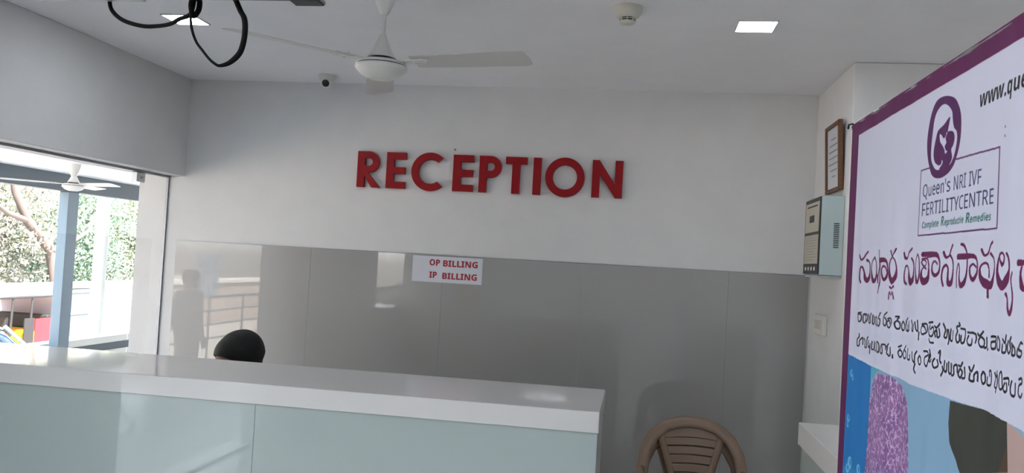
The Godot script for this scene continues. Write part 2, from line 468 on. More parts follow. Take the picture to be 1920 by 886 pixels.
func stroke(im: Image, pts: Array, c: Color) -> void:
	# pts: Vector3 of x, y, radius in pixels; a smooth curve through them
	var m := pts.size()
	for i in m - 1:
		var p0: Vector3 = pts[maxi(i - 1, 0)]
		var p1: Vector3 = pts[i]
		var p2: Vector3 = pts[i + 1]
		var p3: Vector3 = pts[mini(i + 2, m - 1)]
		var steps := int(p1.distance_to(p2) / 2.0) + 2
		for s in steps + 1:
			var q := p1.cubic_interpolate(p2, p0, p3, float(s) / steps)
			disc(im, Vector2(q.x, q.y), maxf(q.z, 1.0), c)

func brush(im: Image, pts: Array, c: Color) -> void:
	# pts: Vector4 of x, y and the half width and half height of the brush
	var m := pts.size()
	for i in m - 1:
		var p0: Vector4 = pts[maxi(i - 1, 0)]
		var p1: Vector4 = pts[i]
		var p2: Vector4 = pts[i + 1]
		var p3: Vector4 = pts[mini(i + 2, m - 1)]
		var steps := int(Vector2(p1.x, p1.y).distance_to(Vector2(p2.x, p2.y)) / 2.0) + 2
		for s in steps + 1:
			var t := float(s) / steps
			var x := cubic_interpolate(p1.x, p2.x, p0.x, p3.x, t)
			var y := cubic_interpolate(p1.y, p2.y, p0.y, p3.y, t)
			var rx := lerpf(p1.z, p2.z, t)
			var ry := lerpf(p1.w, p2.w, t)
			for dy in range(-int(ry), int(ry) + 1):
				var w := int(round(rx * sqrt(maxf(0.0, 1.0 - dy * dy / (ry * ry)))))
				im.fill_rect(Rect2i(int(x) - w, int(y) + dy, 2 * w + 1, 1), c)

func print_text(im: Image, text: String, at: Vector2, cap: float, c: Color, width := 0.0, bold := true, lean := 0.0) -> void:
	# at: left end of the baseline in pixels; cap: height of a capital; width: stretch to this many pixels
	var f := SystemFont.new()
	f.font_names = PackedStringArray(["Droid Sans"])
	f.font_weight = 700 if bold else 400
	var tm := TextMesh.new()
	tm.font = f
	tm.text = text
	tm.font_size = 64
	tm.pixel_size = 1.0
	tm.depth = 0.0
	tm.curve_step = 1.0
	tm.horizontal_alignment = HORIZONTAL_ALIGNMENT_LEFT
	var a := tm.surface_get_arrays(0)
	var v: PackedVector3Array = a[Mesh.ARRAY_VERTEX]
	var ix: PackedInt32Array = a[Mesh.ARRAY_INDEX] if a[Mesh.ARRAY_INDEX] != null else PackedInt32Array(range(v.size()))
	var probe := TextMesh.new()
	probe.font = f
	probe.text = "H"
	probe.font_size = 64
	probe.pixel_size = 1.0
	probe.depth = 0.0
	var hb := probe.get_aabb()
	var lo := INF
	var hi := -INF
	for p in v:
		lo = minf(lo, p.x)
		hi = maxf(hi, p.x)
	var sy := cap / hb.size.y
	var sx := (width / (hi - lo)) if width > 0.0 else sy
	for i in range(0, ix.size(), 3):
		var tr := PackedVector2Array()
		for k in 3:
			var p := v[ix[i + k]]
			var h := (p.y - hb.position.y) * sy
			tr.append(Vector2(at.x + (p.x - lo) * sx + h * lean, at.y - h))
		fill_poly(im, tr, c)

func pairs(a: Array, f: Callable) -> PackedVector2Array:
	var o := PackedVector2Array()
	for i in range(0, a.size(), 2):
		o.append(f.call(a[i], a[i + 1]))
	return o

func rounded(p: PackedVector2Array) -> PackedVector2Array:
	# a closed curve through the points
	var o := PackedVector2Array()
	var m := p.size()
	for i in m:
		for s in 6:
			o.append(p[i].cubic_interpolate(p[(i + 1) % m], p[(i + m - 1) % m], p[(i + 2) % m], s / 6.0))
	return o

# ---- bodies: tapered capsules and ellipsoids joined by a smooth minimum, meshed as surface nets --------------------
func cap_d(p: Vector3, a: Vector3, b: Vector3, ra: float, rb: float) -> float:
	var ab := b - a
	var h := clampf((p - a).dot(ab) / maxf(ab.length_squared(), 1e-9), 0.0, 1.0)
	return p.distance_to(a + ab * h) - lerpf(ra, rb, h)

func body_mesh(mb: MB, prims: Array, cell: float, k: float, cuts := []) -> void:
	# prims: [a, b, ra, rb] capsules or [centre, radii] ellipsoids; cuts: [point, normal] keep the side behind the normal
	var lo := Vector3.ONE * 1e9
	var hi := -lo
	for p in prims:
		if p.size() == 4:
			var r: float = maxf(p[2], p[3])
			lo = lo.min(p[0] - Vector3.ONE * r).min(p[1] - Vector3.ONE * r)
			hi = hi.max(p[0] + Vector3.ONE * r).max(p[1] + Vector3.ONE * r)
		else:
			lo = lo.min(p[0] - p[1])
			hi = hi.max(p[0] + p[1])
	lo -= Vector3.ONE * cell * 3
	hi += Vector3.ONE * cell * 3
	var nx := int((hi.x - lo.x) / cell) + 1
	var ny := int((hi.y - lo.y) / cell) + 1
	var nz := int((hi.z - lo.z) / cell) + 1
	var F := PackedFloat32Array()
	F.resize(nx * ny * nz)
	F.fill(1.0)
	var pad := cell * 2.5 + k
	for p in prims:
		var is_cap: bool = p.size() == 4
		var r: float = maxf(p[2], p[3]) if is_cap else 0.0
		var l: Vector3 = (p[0].min(p[1]) - Vector3.ONE * r) if is_cap else p[0] - p[1]
		var h: Vector3 = (p[0].max(p[1]) + Vector3.ONE * r) if is_cap else p[0] + p[1]
		var i0 := Vector3i(((l - lo - Vector3.ONE * pad) / cell).floor()).clamp(Vector3i.ZERO, Vector3i(nx - 1, ny - 1, nz - 1))
		var i1 := Vector3i(((h - lo + Vector3.ONE * pad) / cell).ceil()).clamp(Vector3i.ZERO, Vector3i(nx - 1, ny - 1, nz - 1))
		for z in range(i0.z, i1.z + 1):
			for y in range(i0.y, i1.y + 1):
				for x in range(i0.x, i1.x + 1):
					var q := lo + Vector3(x, y, z) * cell
					var d: float
					if is_cap:
						d = cap_d(q, p[0], p[1], p[2], p[3])
					else:
						var e: Vector3 = (q - p[0]) / p[1]
						var g: Vector3 = e / p[1]
						d = e.length() * (e.length() - 1.0) / maxf(g.length(), 1e-6)
					var at := (z * ny + y) * nx + x
					var o := F[at]
					var hh := maxf(k - absf(o - d), 0.0) / k
					F[at] = minf(o, d) - hh * hh * k * 0.25
	if cuts:
		for z in nz:
			for y in ny:
				for x in nx:
					var q := lo + Vector3(x, y, z) * cell
					var at := (z * ny + y) * nx + x
					for c in cuts:
						F[at] = maxf(F[at], (q - c[0]).dot(c[1]))
	var ids := {}
	var pos := PackedVector3Array()
	var off := [0, 1, nx, nx + 1, nx * ny, nx * ny + 1, nx * ny + nx, nx * ny + nx + 1]
	var cor := [Vector3(0, 0, 0), Vector3(1, 0, 0), Vector3(0, 1, 0), Vector3(1, 1, 0), Vector3(0, 0, 1), Vector3(1, 0, 1), Vector3(0, 1, 1), Vector3(1, 1, 1)]
	var edges := [[0, 1], [2, 3], [4, 5], [6, 7], [0, 2], [1, 3], [4, 6], [5, 7], [0, 4], [1, 5], [2, 6], [3, 7]]
	for z in nz - 1:
		for y in ny - 1:
			for x in nx - 1:
				var at := (z * ny + y) * nx + x
				var ins := 0
				for c in 8:
					if F[at + off[c]] < 0.0: ins += 1
				if ins == 0 or ins == 8:
					continue
				var s := Vector3.ZERO
				var cnt := 0
				for e in edges:
					var a := F[at + off[e[0]]]
					var b := F[at + off[e[1]]]
					if (a < 0.0) != (b < 0.0):
						s += cor[e[0]].lerp(cor[e[1]], a / (a - b))
						cnt += 1
				ids[at] = pos.size()
				pos.append(lo + (Vector3(x, y, z) + s / cnt) * cell)
	var nrm := PackedVector3Array()
	nrm.resize(pos.size())
	var faces := PackedInt32Array()
	var stp := [1, nx, nx * ny]
	for at in ids:
		for ax in 3:
			var u: int = stp[(ax + 1) % 3]
			var w: int = stp[(ax + 2) % 3]
			var a := F[at]
			var b := F[at + stp[ax]]
			if (a < 0.0) == (b < 0.0):
				continue
			if not (ids.has(at - u) and ids.has(at - w) and ids.has(at - u - w)):
				continue
			var q := [ids[at], ids[at - u], ids[at - u - w], ids[at - w]]
			if a < 0.0:
				q.reverse()
			var fn := (pos[q[1]] - pos[q[0]]).cross(pos[q[2]] - pos[q[0]]) + (pos[q[2]] - pos[q[0]]).cross(pos[q[3]] - pos[q[0]])
			# outward: from inside to outside along the axis
			var outw := Vector3.ZERO
			outw[ax] = 1.0 if a < 0.0 else -1.0
			if fn.dot(outw) < 0: fn = -fn
			for i in q: nrm[i] += fn
			faces.append_array(PackedInt32Array([q[0], q[1], q[2], q[0], q[2], q[3]]))
	for i in nrm.size(): nrm[i] = nrm[i].normalized()
	for i in range(0, faces.size(), 3):
		mb.tri(pos[faces[i]], pos[faces[i + 1]], pos[faces[i + 2]], nrm[faces[i]], nrm[faces[i + 1]], nrm[faces[i + 2]])

func materials() -> void:
	mottle(mat("wall_paint", Color(0.86, 0.86, 0.865), 0.75, 0, 0.35), 0.02, 0.025, 0.7, 3)
	mottle(mat("ceiling_paint", Color(0.94, 0.94, 0.955), 0.85, 0, 0.3), 0.02, 0.015, 0.6, 5)
	var p := mat("cladding_glass", Color(0.54, 0.535, 0.535), 0.42, 0, 0.8)
	p.clearcoat_enabled = true
	p.clearcoat = 1.0
	p.clearcoat_roughness = 0.015
	var l := mat("white_laminate", Color(0.79, 0.79, 0.79), 0.35, 0, 0.5)
	l.clearcoat_enabled = true
	l.clearcoat = 0.8
	l.clearcoat_roughness = 0.06
	var g := mat("pale_glass", Color(0.62, 0.675, 0.675), 0.3, 0, 0.5)
	g.clearcoat_enabled = true
	g.clearcoat = 1.0
	g.clearcoat_roughness = 0.015
	mat("pale_board", Color(0.8, 0.8, 0.79), 0.6)
	mat("red_acrylic", Color(0.56, 0.03, 0.075), 0.42, 0, 0.35)
	var pane := mat("clear_pane", Color(0.93, 0.97, 0.96, 0.04), 0.0)
	pane.transparency = BaseMaterial3D.TRANSPARENCY_ALPHA
	var film := mat("added_film_pane", Color(0.28, 0.31, 0.32, 0.47), 0.0)  # grey tint added to hold back daylight at the left glass
	film.transparency = BaseMaterial3D.TRANSPARENCY_ALPHA
	mat("steel", Color(0.72, 0.73, 0.74), 0.22, 1.0)
	mat("chrome", Color(0.86, 0.87, 0.88), 0.07, 1.0)
	mat("dull_steel", Color(0.55, 0.56, 0.58), 0.4, 0.9)
	mat("white_enamel", Color(0.85, 0.85, 0.84), 0.28, 0, 0.55)
	mat("blade_enamel", Color(0.77, 0.765, 0.755), 0.35, 0, 0.5)
	mat("dark_gap", Color(0.06, 0.06, 0.06), 0.7)
	mat("white_plastic", Color(0.84, 0.84, 0.82), 0.4)
	mat("cream_plastic", Color(0.8, 0.79, 0.75), 0.4)
	mat("black_plastic", Color(0.04, 0.045, 0.05), 0.35)
	mat("black_rubber", Color(0.02, 0.021, 0.024), 0.7, 0, 0.25)
	mat("lens_glass", Color(0.01, 0.01, 0.012), 0.05)
	mat("tan_plastic", Color(0.49, 0.405, 0.335), 0.38, 0, 0.5)
	mat("box_steel", Color(0.66, 0.72, 0.73), 0.45, 0.0, 0.5)
	mat("dark_print", Color(0.16, 0.16, 0.18), 0.5)
	mat("cream_paper", Color(0.74, 0.72, 0.66), 0.7)
	mat("paper", Color(0.78, 0.79, 0.82), 0.7)
	mat("brown_wood", Color(0.45, 0.29, 0.16), 0.45)
	mottle(M.brown_wood, 0.05, 0.25, 6.0, 9)
	mat("tan_wood", Color(0.76, 0.62, 0.40), 0.5)
	mat("hair", Color(0.018, 0.016, 0.016), 0.55, 0, 0.4)
	relief(M.hair, 0.12, 9.0, 0.25, 12)
	mat("skin", Color(0.45, 0.29, 0.21), 0.5)
	mat("eye_white", Color(0.8, 0.78, 0.75), 0.3)
	mat("lip", Color(0.40, 0.2, 0.17), 0.5)
	mat("teal_cloth", Color(0.2, 0.36, 0.38), 0.85)
	mat("grey_cloth", Color(0.42, 0.43, 0.46), 0.85)
	mat("dark_cloth", Color(0.25, 0.26, 0.3), 0.85)
	mat("blue_cloth", Color(0.4, 0.6, 0.75), 0.8)
	# outdoors
	mat("blue_grey_paint", Color(0.40, 0.47, 0.52), 0.5)
	mat("beam_paint", Color(0.27, 0.32, 0.36), 0.55)
	mottle(mat("stone_floor", Color(0.78, 0.77, 0.75), 0.35), 0.03, 0.15, 1.0, 21)
	mottle(mat("room_floor", Color(0.86, 0.85, 0.83), 0.2), 0.03, 0.08, 1.0, 22)
	mottle(mat("street", Color(0.68, 0.66, 0.63), 0.9), 0.02, 0.25, 0.4, 23)
	mottle(mat("compound_plaster", Color(0.74, 0.66, 0.62), 0.9), 0.04, 0.35, 0.6, 24)
	mat("white_outdoor", Color(0.82, 0.82, 0.80), 0.7)
	mottle(mat("bark", Color(0.40, 0.35, 0.34), 0.9), 0.06, 0.4, 2.0, 25)
	for i in 3:
		var lf := mat("leaf_%d" % i, [Color(0.46, 0.50, 0.43), Color(0.54, 0.53, 0.50), Color(0.38, 0.47, 0.42)][i], 0.6)
		lf.backlight_enabled = true
		lf.backlight = Color(0.25, 0.3, 0.15)
	mat("auto_yellow", Color(0.93, 0.66, 0.08), 0.35)
	mat("auto_red", Color(0.60, 0.06, 0.12), 0.5)
	mat("auto_black", Color(0.08, 0.08, 0.09), 0.6)
	mat("auto_hood", Color(0.6, 0.58, 0.62), 0.8)
	mat("teal_sheet", Color(0.12, 0.5, 0.48), 0.6)
	mat("car_paint", Color(0.62, 0.74, 0.82), 0.25)
	mat("car_glass", Color(0.10, 0.16, 0.22), 0.05)
	mat("tyre", Color(0.03, 0.03, 0.03), 0.8)
	mat("tail_lamp", Color(0.5, 0.04, 0.04), 0.3)
	var flex := mat("light_blue_flex", Color(0.50, 0.74, 0.93), 0.6)
	flex.backlight_enabled = true
	flex.backlight = Color(0.9, 0.95, 1.0)

func _ready() -> void:
	# camera
	var cam := Camera3D.new()
	cam.name = "camera"
	add_child(cam)
	cam.position = Vector3(0, 1.6, 5.0)
	cam.rotation = Vector3(0.0299, 0.1479, 0.0566)
	cam.fov = 31.52
	cam.near = 0.05
	cam.far = 300.0
	cam.current = true
	# sky, sun, exposure
	var env := Environment.new()
	env.background_mode = Environment.BG_SKY
	var sm := ProceduralSkyMaterial.new()
	sm.sky_top_color = Color(0.80, 0.87, 0.95)
	sm.sky_horizon_color = Color(0.97, 0.97, 0.96)
	sm.ground_horizon_color = Color(0.75, 0.74, 0.72)
	sm.ground_bottom_color = Color(0.6, 0.58, 0.55)
	sm.sky_energy_multiplier = 1.1
	sm.ground_energy_multiplier = 1.0
	sm.sun_angle_max = 1.0
	env.sky = Sky.new()
	env.sky.sky_material = sm
	env.tonemap_mode = Environment.TONE_MAPPER_LINEAR
	env.tonemap_exposure = 14.0
	env.sdfgi_enabled = true
	env.ssao_enabled = true
	env.ssil_enabled = true
	var we := WorldEnvironment.new()
	we.name = "environment"
	we.environment = env
	add_child(we)
	var sun := DirectionalLight3D.new()
	sun.name = "sun"
	add_child(sun)
	sun.look_at_from_position(Vector3(0.42, 0.80, 0.42) * 20.0, Vector3.ZERO)
	sun.light_color = Color(1.0, 0.96, 0.90)
	sun.light_energy = 3.0
	sun.light_angular_distance = 0.6
	sun.shadow_enabled = true

	materials()
	room()
	glass_fronts()
	cladding()
	counters()
	letters()
	billing_sign()
	ceiling_things()
	pillar_things()
	plastic_chair()
	banner()
	television()
	receptionist()
	veranda()
	street()
	rear_things()

# ---- the room ---------------------------------------------------------------------------------------------------
func room() -> void:
	struct(put("floor", bx(Vector3(XO, -0.3, -0.2), Vector3(4.2, 0, 8.7), 0.0), M.room_floor))
	struct(put("ceiling", bx(Vector3(XO, CEIL, -0.2), Vector3(4.2, CEIL + 0.2, 8.7), 0.0), M.ceiling_paint))
	struct(put("wall_back", bx(Vector3(XO, -0.3, -0.2), Vector3(1.2, CEIL, 0), 0.0), M.wall_paint))
	var r := MB.new()
	r.lohi(Vector3(0.995, 0, 0.0), Vector3(4.2, CEIL, 0.797), 0.006)
	struct(put("wall_right", r, M.wall_paint))
	struct(put("wall_side", bx(Vector3(4.0, 0, 0.797), Vector3(4.2, CEIL, 8.7), 0.0), M.wall_paint))
	struct(put("wall_rear", bx(Vector3(XL, 0, 8.5), Vector3(4.0, CEIL, 8.7), 0.0), M.wall_paint))
	# left wall: lintel above two glazed openings, piers between and after them
	var w := MB.new()
	w.lohi(Vector3(XO, 2.027, 0.0), Vector3(XL, CEIL, 1.87), 0.003)
	w.lohi(Vector3(XO, 0, 1.87), Vector3(XL, CEIL, 4.2), 0.003)
	w.lohi(Vector3(XO, 2.1, 4.2), Vector3(XL, CEIL, 6.4), 0.003)
	w.lohi(Vector3(XO, 0, 6.4), Vector3(XL, CEIL, 8.7), 0.003)
	struct(put("wall_left", w, M.wall_paint))

func glass_fronts() -> void:
	var i := 0
	for a in [[0.0, 1.87, 2.027], [4.2, 6.4, 2.1]]:
		i += 1
		var o := Node3D.new()
		o.name = "window_%d" % i
		add_child(o)
		struct(o)
		# two sheets of frameless glass with a fine gap between them
		var cut: float = a[0] + (0.33 if i == 1 else 1.1)
		for s in [[a[0] + 0.012, cut - 0.002], [cut + 0.002, a[1] - 0.012]]:
			put("pane", pane_mesh(s[0], s[1], 0.012, a[2] - 0.012), M.added_film_pane if i == 1 else M.clear_pane, o)
		put("head_channel", bx(Vector3(XG - 0.011, a[2] - 0.014, a[0]), Vector3(XG + 0.011, a[2], a[1]), 0.002), M.dull_steel, o)
		put("floor_channel", bx(Vector3(XG - 0.011, 0, a[0]), Vector3(XG + 0.011, 0.014, a[1]), 0.002), M.dull_steel, o)
		for z in [a[0] + 0.006, a[1] - 0.006]:
			put("side_channel", bx(Vector3(XG - 0.008, 0.014, z - 0.006), Vector3(XG + 0.008, a[2] - 0.014, z + 0.006), 0.002), M.dull_steel, o)
		var f := put("corner_clamp", bx(Vector3(XG - 0.018, a[2] - 0.075, cut - 0.045), Vector3(XG + 0.018, a[2] - 0.015, cut + 0.04), 0.004), M.steel, o)
		put("clamp_screw", bx(Vector3(XG + 0.018, a[2] - 0.052, cut - 0.012), Vector3(XG + 0.021, a[2] - 0.04, cut), 0.001), M.dull_steel, f)
		if i == 2:
			put("handle", handle_mesh(cut), M.steel, o)

func handle_mesh(z: float) -> MB:
	var b := MB.new()
	b.tube([Vector3(XG + 0.002, 0.9, z + 0.08), Vector3(XG + 0.05, 0.9, z + 0.08), Vector3(XG + 0.05, 1.25, z + 0.08), Vector3(XG + 0.002, 1.25, z + 0.08)], 0.011, 10)
	return b

func pane_mesh(z0: float, z1: float, y0: float, y1: float) -> MB:
	var b := MB.new()
	b.quad(Vector3(XG, y0, z0), Vector3(XG, y0, z1), Vector3(XG, y1, z1), Vector3(XG, y1, z0), Vector3.RIGHT)
	return b

func cladding() -> void:
	var o := thing("wall_cladding", "glossy grey glass panels cladding the lower half of the back wall", "wall panel", Vector3(0, 0, 0))
	var xs := [-2.913, -2.005, -1.157, -0.309, 0.539, 0.985]
	for i in xs.size() - 1:
		put("glass_sheet", bx(Vector3(xs[i] + 0.0004, 0.02, 0.0), Vector3(xs[i + 1] - 0.0004, 1.612, 0.01), 0.0004), M.cladding_glass, o)
	put("gap_shadow_strip", bx(Vector3(-2.913, 1.612, 0.0), Vector3(0.985, 1.6165, 0.0085), 0.0006), M.dull_steel, o)  # strip standing in for the dark gap and shadow along the top edge

func counters() -> void:
	var o := thing("reception_counter", "long white reception counter with thick top and pale glass front", "counter", Vector3(0, 0, 0))
	var x0 := XL + 0.004
	var x1 := -0.0855
	put("counter_top", bx(Vector3(x0, 1.083, 1.883), Vector3(x1, 1.15, 2.374), 0.0025), M.white_laminate, o)
	var seams := [x0, -1.218, x1 - 0.004]
	for i in 2:
		put("front_panel", bx(Vector3(seams[i] + 0.0004, 0.1, 2.352), Vector3(seams[i + 1] - 0.0004, 1.083, 2.362), 0.0006), M.pale_glass, o)
	put("end_panel", bx(Vector3(x1 - 0.022, 0.0, 1.9), Vector3(x1 - 0.004, 1.083, 2.351), 0.002), M.white_laminate, o)
	put("carcass", bx(Vector3(x0, 0.0, 2.3), Vector3(x1 - 0.023, 1.083, 2.351), 0.002), M.pale_board, o)
	put("plinth", bx(Vector3(x0, 0.0, 2.351), Vector3(x1 - 0.03, 0.1, 2.355), 0.001), M.dull_steel, o)
	put("worktop", bx(Vector3(x0, 0.72, 1.75), Vector3(x1 - 0.023, 0.75, 2.3), 0.002), M.white_laminate, o)
	var c := thing("side_counter", "short white counter return with pale glass side behind the banner", "counter", Vector3(0, 0, 0))
	put("counter_top", bx(Vector3(0.5304, 1.081, 2.256), Vector3(1.05, 1.15, 4.4), 0.0025), M.white_laminate, c)
	put("side_panel", bx(Vector3(0.544, 0.1, 2.27), Vector3(0.552, 1.081, 4.39), 0.0015), M.pale_glass, c)
	put("carcass", bx(Vector3(0.552, 0.0, 2.272), Vector3(1.04, 1.081, 4.39), 0.002), M.white_laminate, c)

# ---- raised letters ---------------------------------------------------------------------------------------------
func arc(c: Vector2, r: float, a0: float, a1: float, seg := 18) -> Array:
	var o := []
	for i in seg + 1:
		var a := deg_to_rad(lerpf(a0, a1, float(i) / seg))
		o.append(c + Vector2(cos(a), sin(a)) * r)
	return o

func letter(ch: String, pieces: Array, label: String) -> void:
	var b := MB.new()
	for p in pieces:
		b.prism(PackedVector2Array(p), 0.004, 0.03)
	var o := put("sign_letter", b, M.red_acrylic)
	tag(o, label, "letter", "raised red letters on the back wall")

func V(a: Array) -> Array:
	var o := []
	for i in range(0, a.size(), 2):
		o.append(Vector2(a[i], a[i + 1]))
	return o

func letters() -> void:
	var y0 := 2.008
	var y1 := 2.230
	var s := 0.047
	var h := y1 - y0
	var with_bowl := func(x: float, w: float, leg: bool) -> Array:
		# stem, bowl cut in two through its eye, and for an R the leg
		var rb := 0.0655
		var cy := y1 - rb
		var cx := x + w - rb
		var ri := rb - 0.0415
		var up := [Vector2(x, cy), Vector2(x, y1)] + arc(Vector2(cx, cy), rb, 90, 0) + arc(Vector2(cx, cy), ri, 0, 90) + [Vector2(x + s, cy + ri), Vector2(x + s, cy)]
		var dn := [Vector2(x, cy), Vector2(x + s, cy), Vector2(x + s, cy - ri)] + arc(Vector2(cx, cy), ri, -90, 0) + arc(Vector2(cx, cy), rb, 0, -90)
		if leg:
			dn += [Vector2(cx - 0.004, cy - rb), Vector2(x + w + 0.012, y0), Vector2(x + w - 0.044, y0), Vector2(x + s, cy - rb - 0.018), Vector2(x + s, y0), Vector2(x, y0)]
		else:
			dn += [Vector2(x + s, cy - rb), Vector2(x + s, y0), Vector2(x, y0)]
		return [up, dn]
	var e_shape := func(x: float, w: float) -> Array:
		var t := 0.042
		var m := y0 + h * 0.5
		return [V([x, y0, x + w, y0, x + w, y0 + t, x + s, y0 + t, x + s, m - t * 0.5, x + w - 0.004, m - t * 0.5, x + w - 0.004, m + t * 0.5, x + s, m + t * 0.5, x + s, y1 - t, x + w, y1 - t, x + w, y1, x, y1])]
	letter("R", with_bowl.call(-1.732, 0.138, true), "red raised capital R at the start of the word")
	letter("E", e_shape.call(-1.546, 0.122), "red raised capital E between the R and the C")
	var cc := Vector2(-1.269, (y0 + y1) * 0.5)
	letter("C", [arc(cc, 0.118, 48, 312, 40) + arc(cc, 0.074, 308, 52, 32)], "red raised capital C between two letters E")
	letter("E", e_shape.call(-1.126, 0.126), "red raised capital E between the C and the P")
	letter("P", with_bowl.call(-0.964, 0.136, false), "red raised capital P beside the T")
	letter("T", [V([-0.803, y1, -0.803, y1 - 0.043, -0.762, y1 - 0.043, -0.762, y0, -0.714, y0, -0.714, y1 - 0.043, -0.673, y1 - 0.043, -0.673, y1])], "red raised capital T between the P and the I")
	letter("I", [V([-0.634, y0, -0.587, y0, -0.587, y1, -0.634, y1])], "red raised capital I between the T and the O")
	var oc := Vector2(-0.443, (y0 + y1) * 0.5)
	letter("O", [arc(oc, 0.118, 90, 270, 24) + arc(oc, 0.073, 270, 90, 24), arc(oc, 0.118, -90, 90, 24) + arc(oc, 0.073, 90, -90, 24)], "red raised ring-shaped capital O")
	letter("N", [V([-0.281, y0, -0.235, y0, -0.235, y0 + 0.135, -0.142, y0, -0.1, y0, -0.1, y1, -0.146, y1, -0.146, y0 + 0.085, -0.240, y1, -0.281, y1])], "red raised capital N at the end of the word")
	var nail := MB.new()
	nail.t = Transform3D(Basis(Vector3.RIGHT, PI / 2), Vector3(-1.124, 2.262, 0))
	nail.lathe([[0.0, 0.014], [0.005, 0.013], [0.005, 0.011], [0.002, 0.011], [0.002, -0.01]], 10)
	tag(put("wall_nail", nail, M.black_plastic), "tiny dark nail head in the wall above the red letters", "nail")

func billing_sign() -> void:
	var W := 0.436
	var H := 0.158
	var k := 2000.0
	var im := Image.create(int(W * k), int(H * k), false, Image.FORMAT_RGBA8)
	im.fill(Color(0.80, 0.81, 0.85))
	var red := Color(0.62, 0.08, 0.14)
	# from the left edge of the sheet at x = -1.348 and its top at y = 1.606
	for d in [Vector2(0, 0), Vector2(0.0016, 0), Vector2(0.0008, 0.0008), Vector2(0.0008, -0.0008)]:
		print_text(im, "OP", (Vector2(0.106, 0.056) + d) * k, 0.036 * k, red, 0.064 * k)
		print_text(im, "BILLING", (Vector2(0.191, 0.058) + d) * k, 0.036 * k, red, 0.213 * k)
		print_text(im, "IP", (Vector2(0.108, 0.131) + d) * k, 0.036 * k, red, 0.046 * k)
		print_text(im, "BILLING", (Vector2(0.190, 0.134) + d) * k, 0.036 * k, red, 0.213 * k)
	im.resize(int(W * k / 2), int(H * k / 2), Image.INTERPOLATE_BILINEAR)
	var m := mat("billing_print", Color.WHITE, 0.45)
	m.albedo_texture = ImageTexture.create_from_image(im)
	m.texture_repeat = false
	var o := thing("billing_sign", "white sheet lettered in red stuck on the grey wall panels", "sign", Vector3(-1.348, 1.448, 0.01))
	put("backing", bx(Vector3(0, 0, 0), Vector3(W, H, 0.002), 0.0005), M.paper, o)
	var b := MB.new()
	b.tri(Vector3(0, 0, 0.0022), Vector3(W, 0, 0.0022), Vector3(W, H, 0.0022), Vector3.BACK, Vector3.BACK, Vector3.BACK, Vector2(0, 1), Vector2(1, 1), Vector2(1, 0))
	b.tri(Vector3(0, 0, 0.0022), Vector3(W, H, 0.0022), Vector3(0, H, 0.0022), Vector3.BACK, Vector3.BACK, Vector3.BACK, Vector2(0, 1), Vector2(1, 0), Vector2(0, 0))
	put("print", b, m, o)

# ---- ceiling ----------------------------------------------------------------------------------------------------
func fan(label: String, at: Vector3, turn: float, lift := 0.0) -> Node3D:
	# at: on the ceiling; lift shortens the rod
	var o := thing("ceiling_fan", label, "fan", at, turn)
	var b := MB.new()
	b.lathe([[0.0, 0.0], [0.056, 0.0], [0.056, -0.02], [0.05, -0.05], [0.036, -0.09], [0.022, -0.125], [0.014, -0.139], [0.0, -0.139]], 28)
	put("canopy", b, M.white_enamel, o)
	b = MB.new()
	b.lathe([[0.0082, -0.12], [0.0082, -0.225 + lift]], 14)
	put("downrod", b, M.white_enamel, o)
	var low := Vector3(0, lift, 0)
	b = MB.new()
	b.t.origin = low
	b.lathe([[0.0, -0.214], [0.012, -0.215], [0.017, -0.228], [0.03, -0.258], [0.045, -0.288], [0.053, -0.3], [0.054, -0.306], [0.0, -0.306]], 28)
	put("lower_canopy", b, M.white_enamel, o)
	b = MB.new()
	b.t.origin = low
	b.lathe([[0.044, -0.306], [0.048, -0.3165], [0.0, -0.3165]], 28)
	put("neck", b, M.dark_gap, o)
	var mo := MB.new()
	mo.t.origin = low
	mo.lathe([[0.0, -0.316], [0.05, -0.316], [0.066, -0.317], [0.082, -0.32], [0.094, -0.326], [0.096, -0.332], [0.093, -0.334], [0.093, -0.337], [0.099, -0.338], [0.1, -0.344], [0.095, -0.354], [0.09, -0.357], [0.084, -0.364], [0.074, -0.372], [0.06, -0.379], [0.045, -0.383], [0.044, -0.386], [0.0, -0.387]], 40)
	var motor := put("motor_housing", mo, M.white_enamel, o)
	var gr := MB.new()
	gr.t.origin = low
	gr.lathe([[0.0932, -0.3335], [0.0940, -0.3355], [0.0932, -0.3375]], 40)
	put("groove", gr, M.dark_gap, motor)
	for k in 3:
		var hold := MB.new()
		hold.t = Transform3D(Basis(Vector3.UP, TAU * k / 3.0), Vector3(0, -0.325 + lift, 0))
		hold.prism_up([Vector2(0.075, -0.018), Vector2(0.13, -0.03), Vector2(0.19, -0.034), Vector2(0.205, -0.02), Vector2(0.205, 0.02), Vector2(0.19, 0.034), Vector2(0.13, 0.03), Vector2(0.075, 0.018)], -0.002, 0.002)
		for q in [Vector2(0.15, -0.018), Vector2(0.15, 0.018), Vector2(0.188, 0.0)]:
			hold.lathe([[0.0, -0.0095], [0.004, -0.009], [0.0045, -0.006], [0.0045, 0.006], [0.0, 0.007]].map(func(e): return [e[0], -e[1]]), 8, Vector3(q.x, 0, q.y))
		var pb := MB.new()
		pb.t = Transform3D(Basis(Vector3.UP, TAU * k / 3.0) * Basis(Vector3.RIGHT, deg_to_rad(-10.0)), Vector3(0, -0.325 + lift, 0))
		pb.prism_up([Vector2(0.14, -0.05), Vector2(0.3, -0.058), Vector2(0.56, -0.064), Vector2(0.588, -0.06), Vector2(0.6, -0.046), Vector2(0.603, 0.0), Vector2(0.6, 0.046), Vector2(0.588, 0.058), Vector2(0.56, 0.06), Vector2(0.3, 0.056), Vector2(0.14, 0.05)], -0.0012, 0.0012)
		var blade := put("blade", pb, M.blade_enamel, o)
		put("blade_holder", hold, M.white_enamel, blade)
	return o

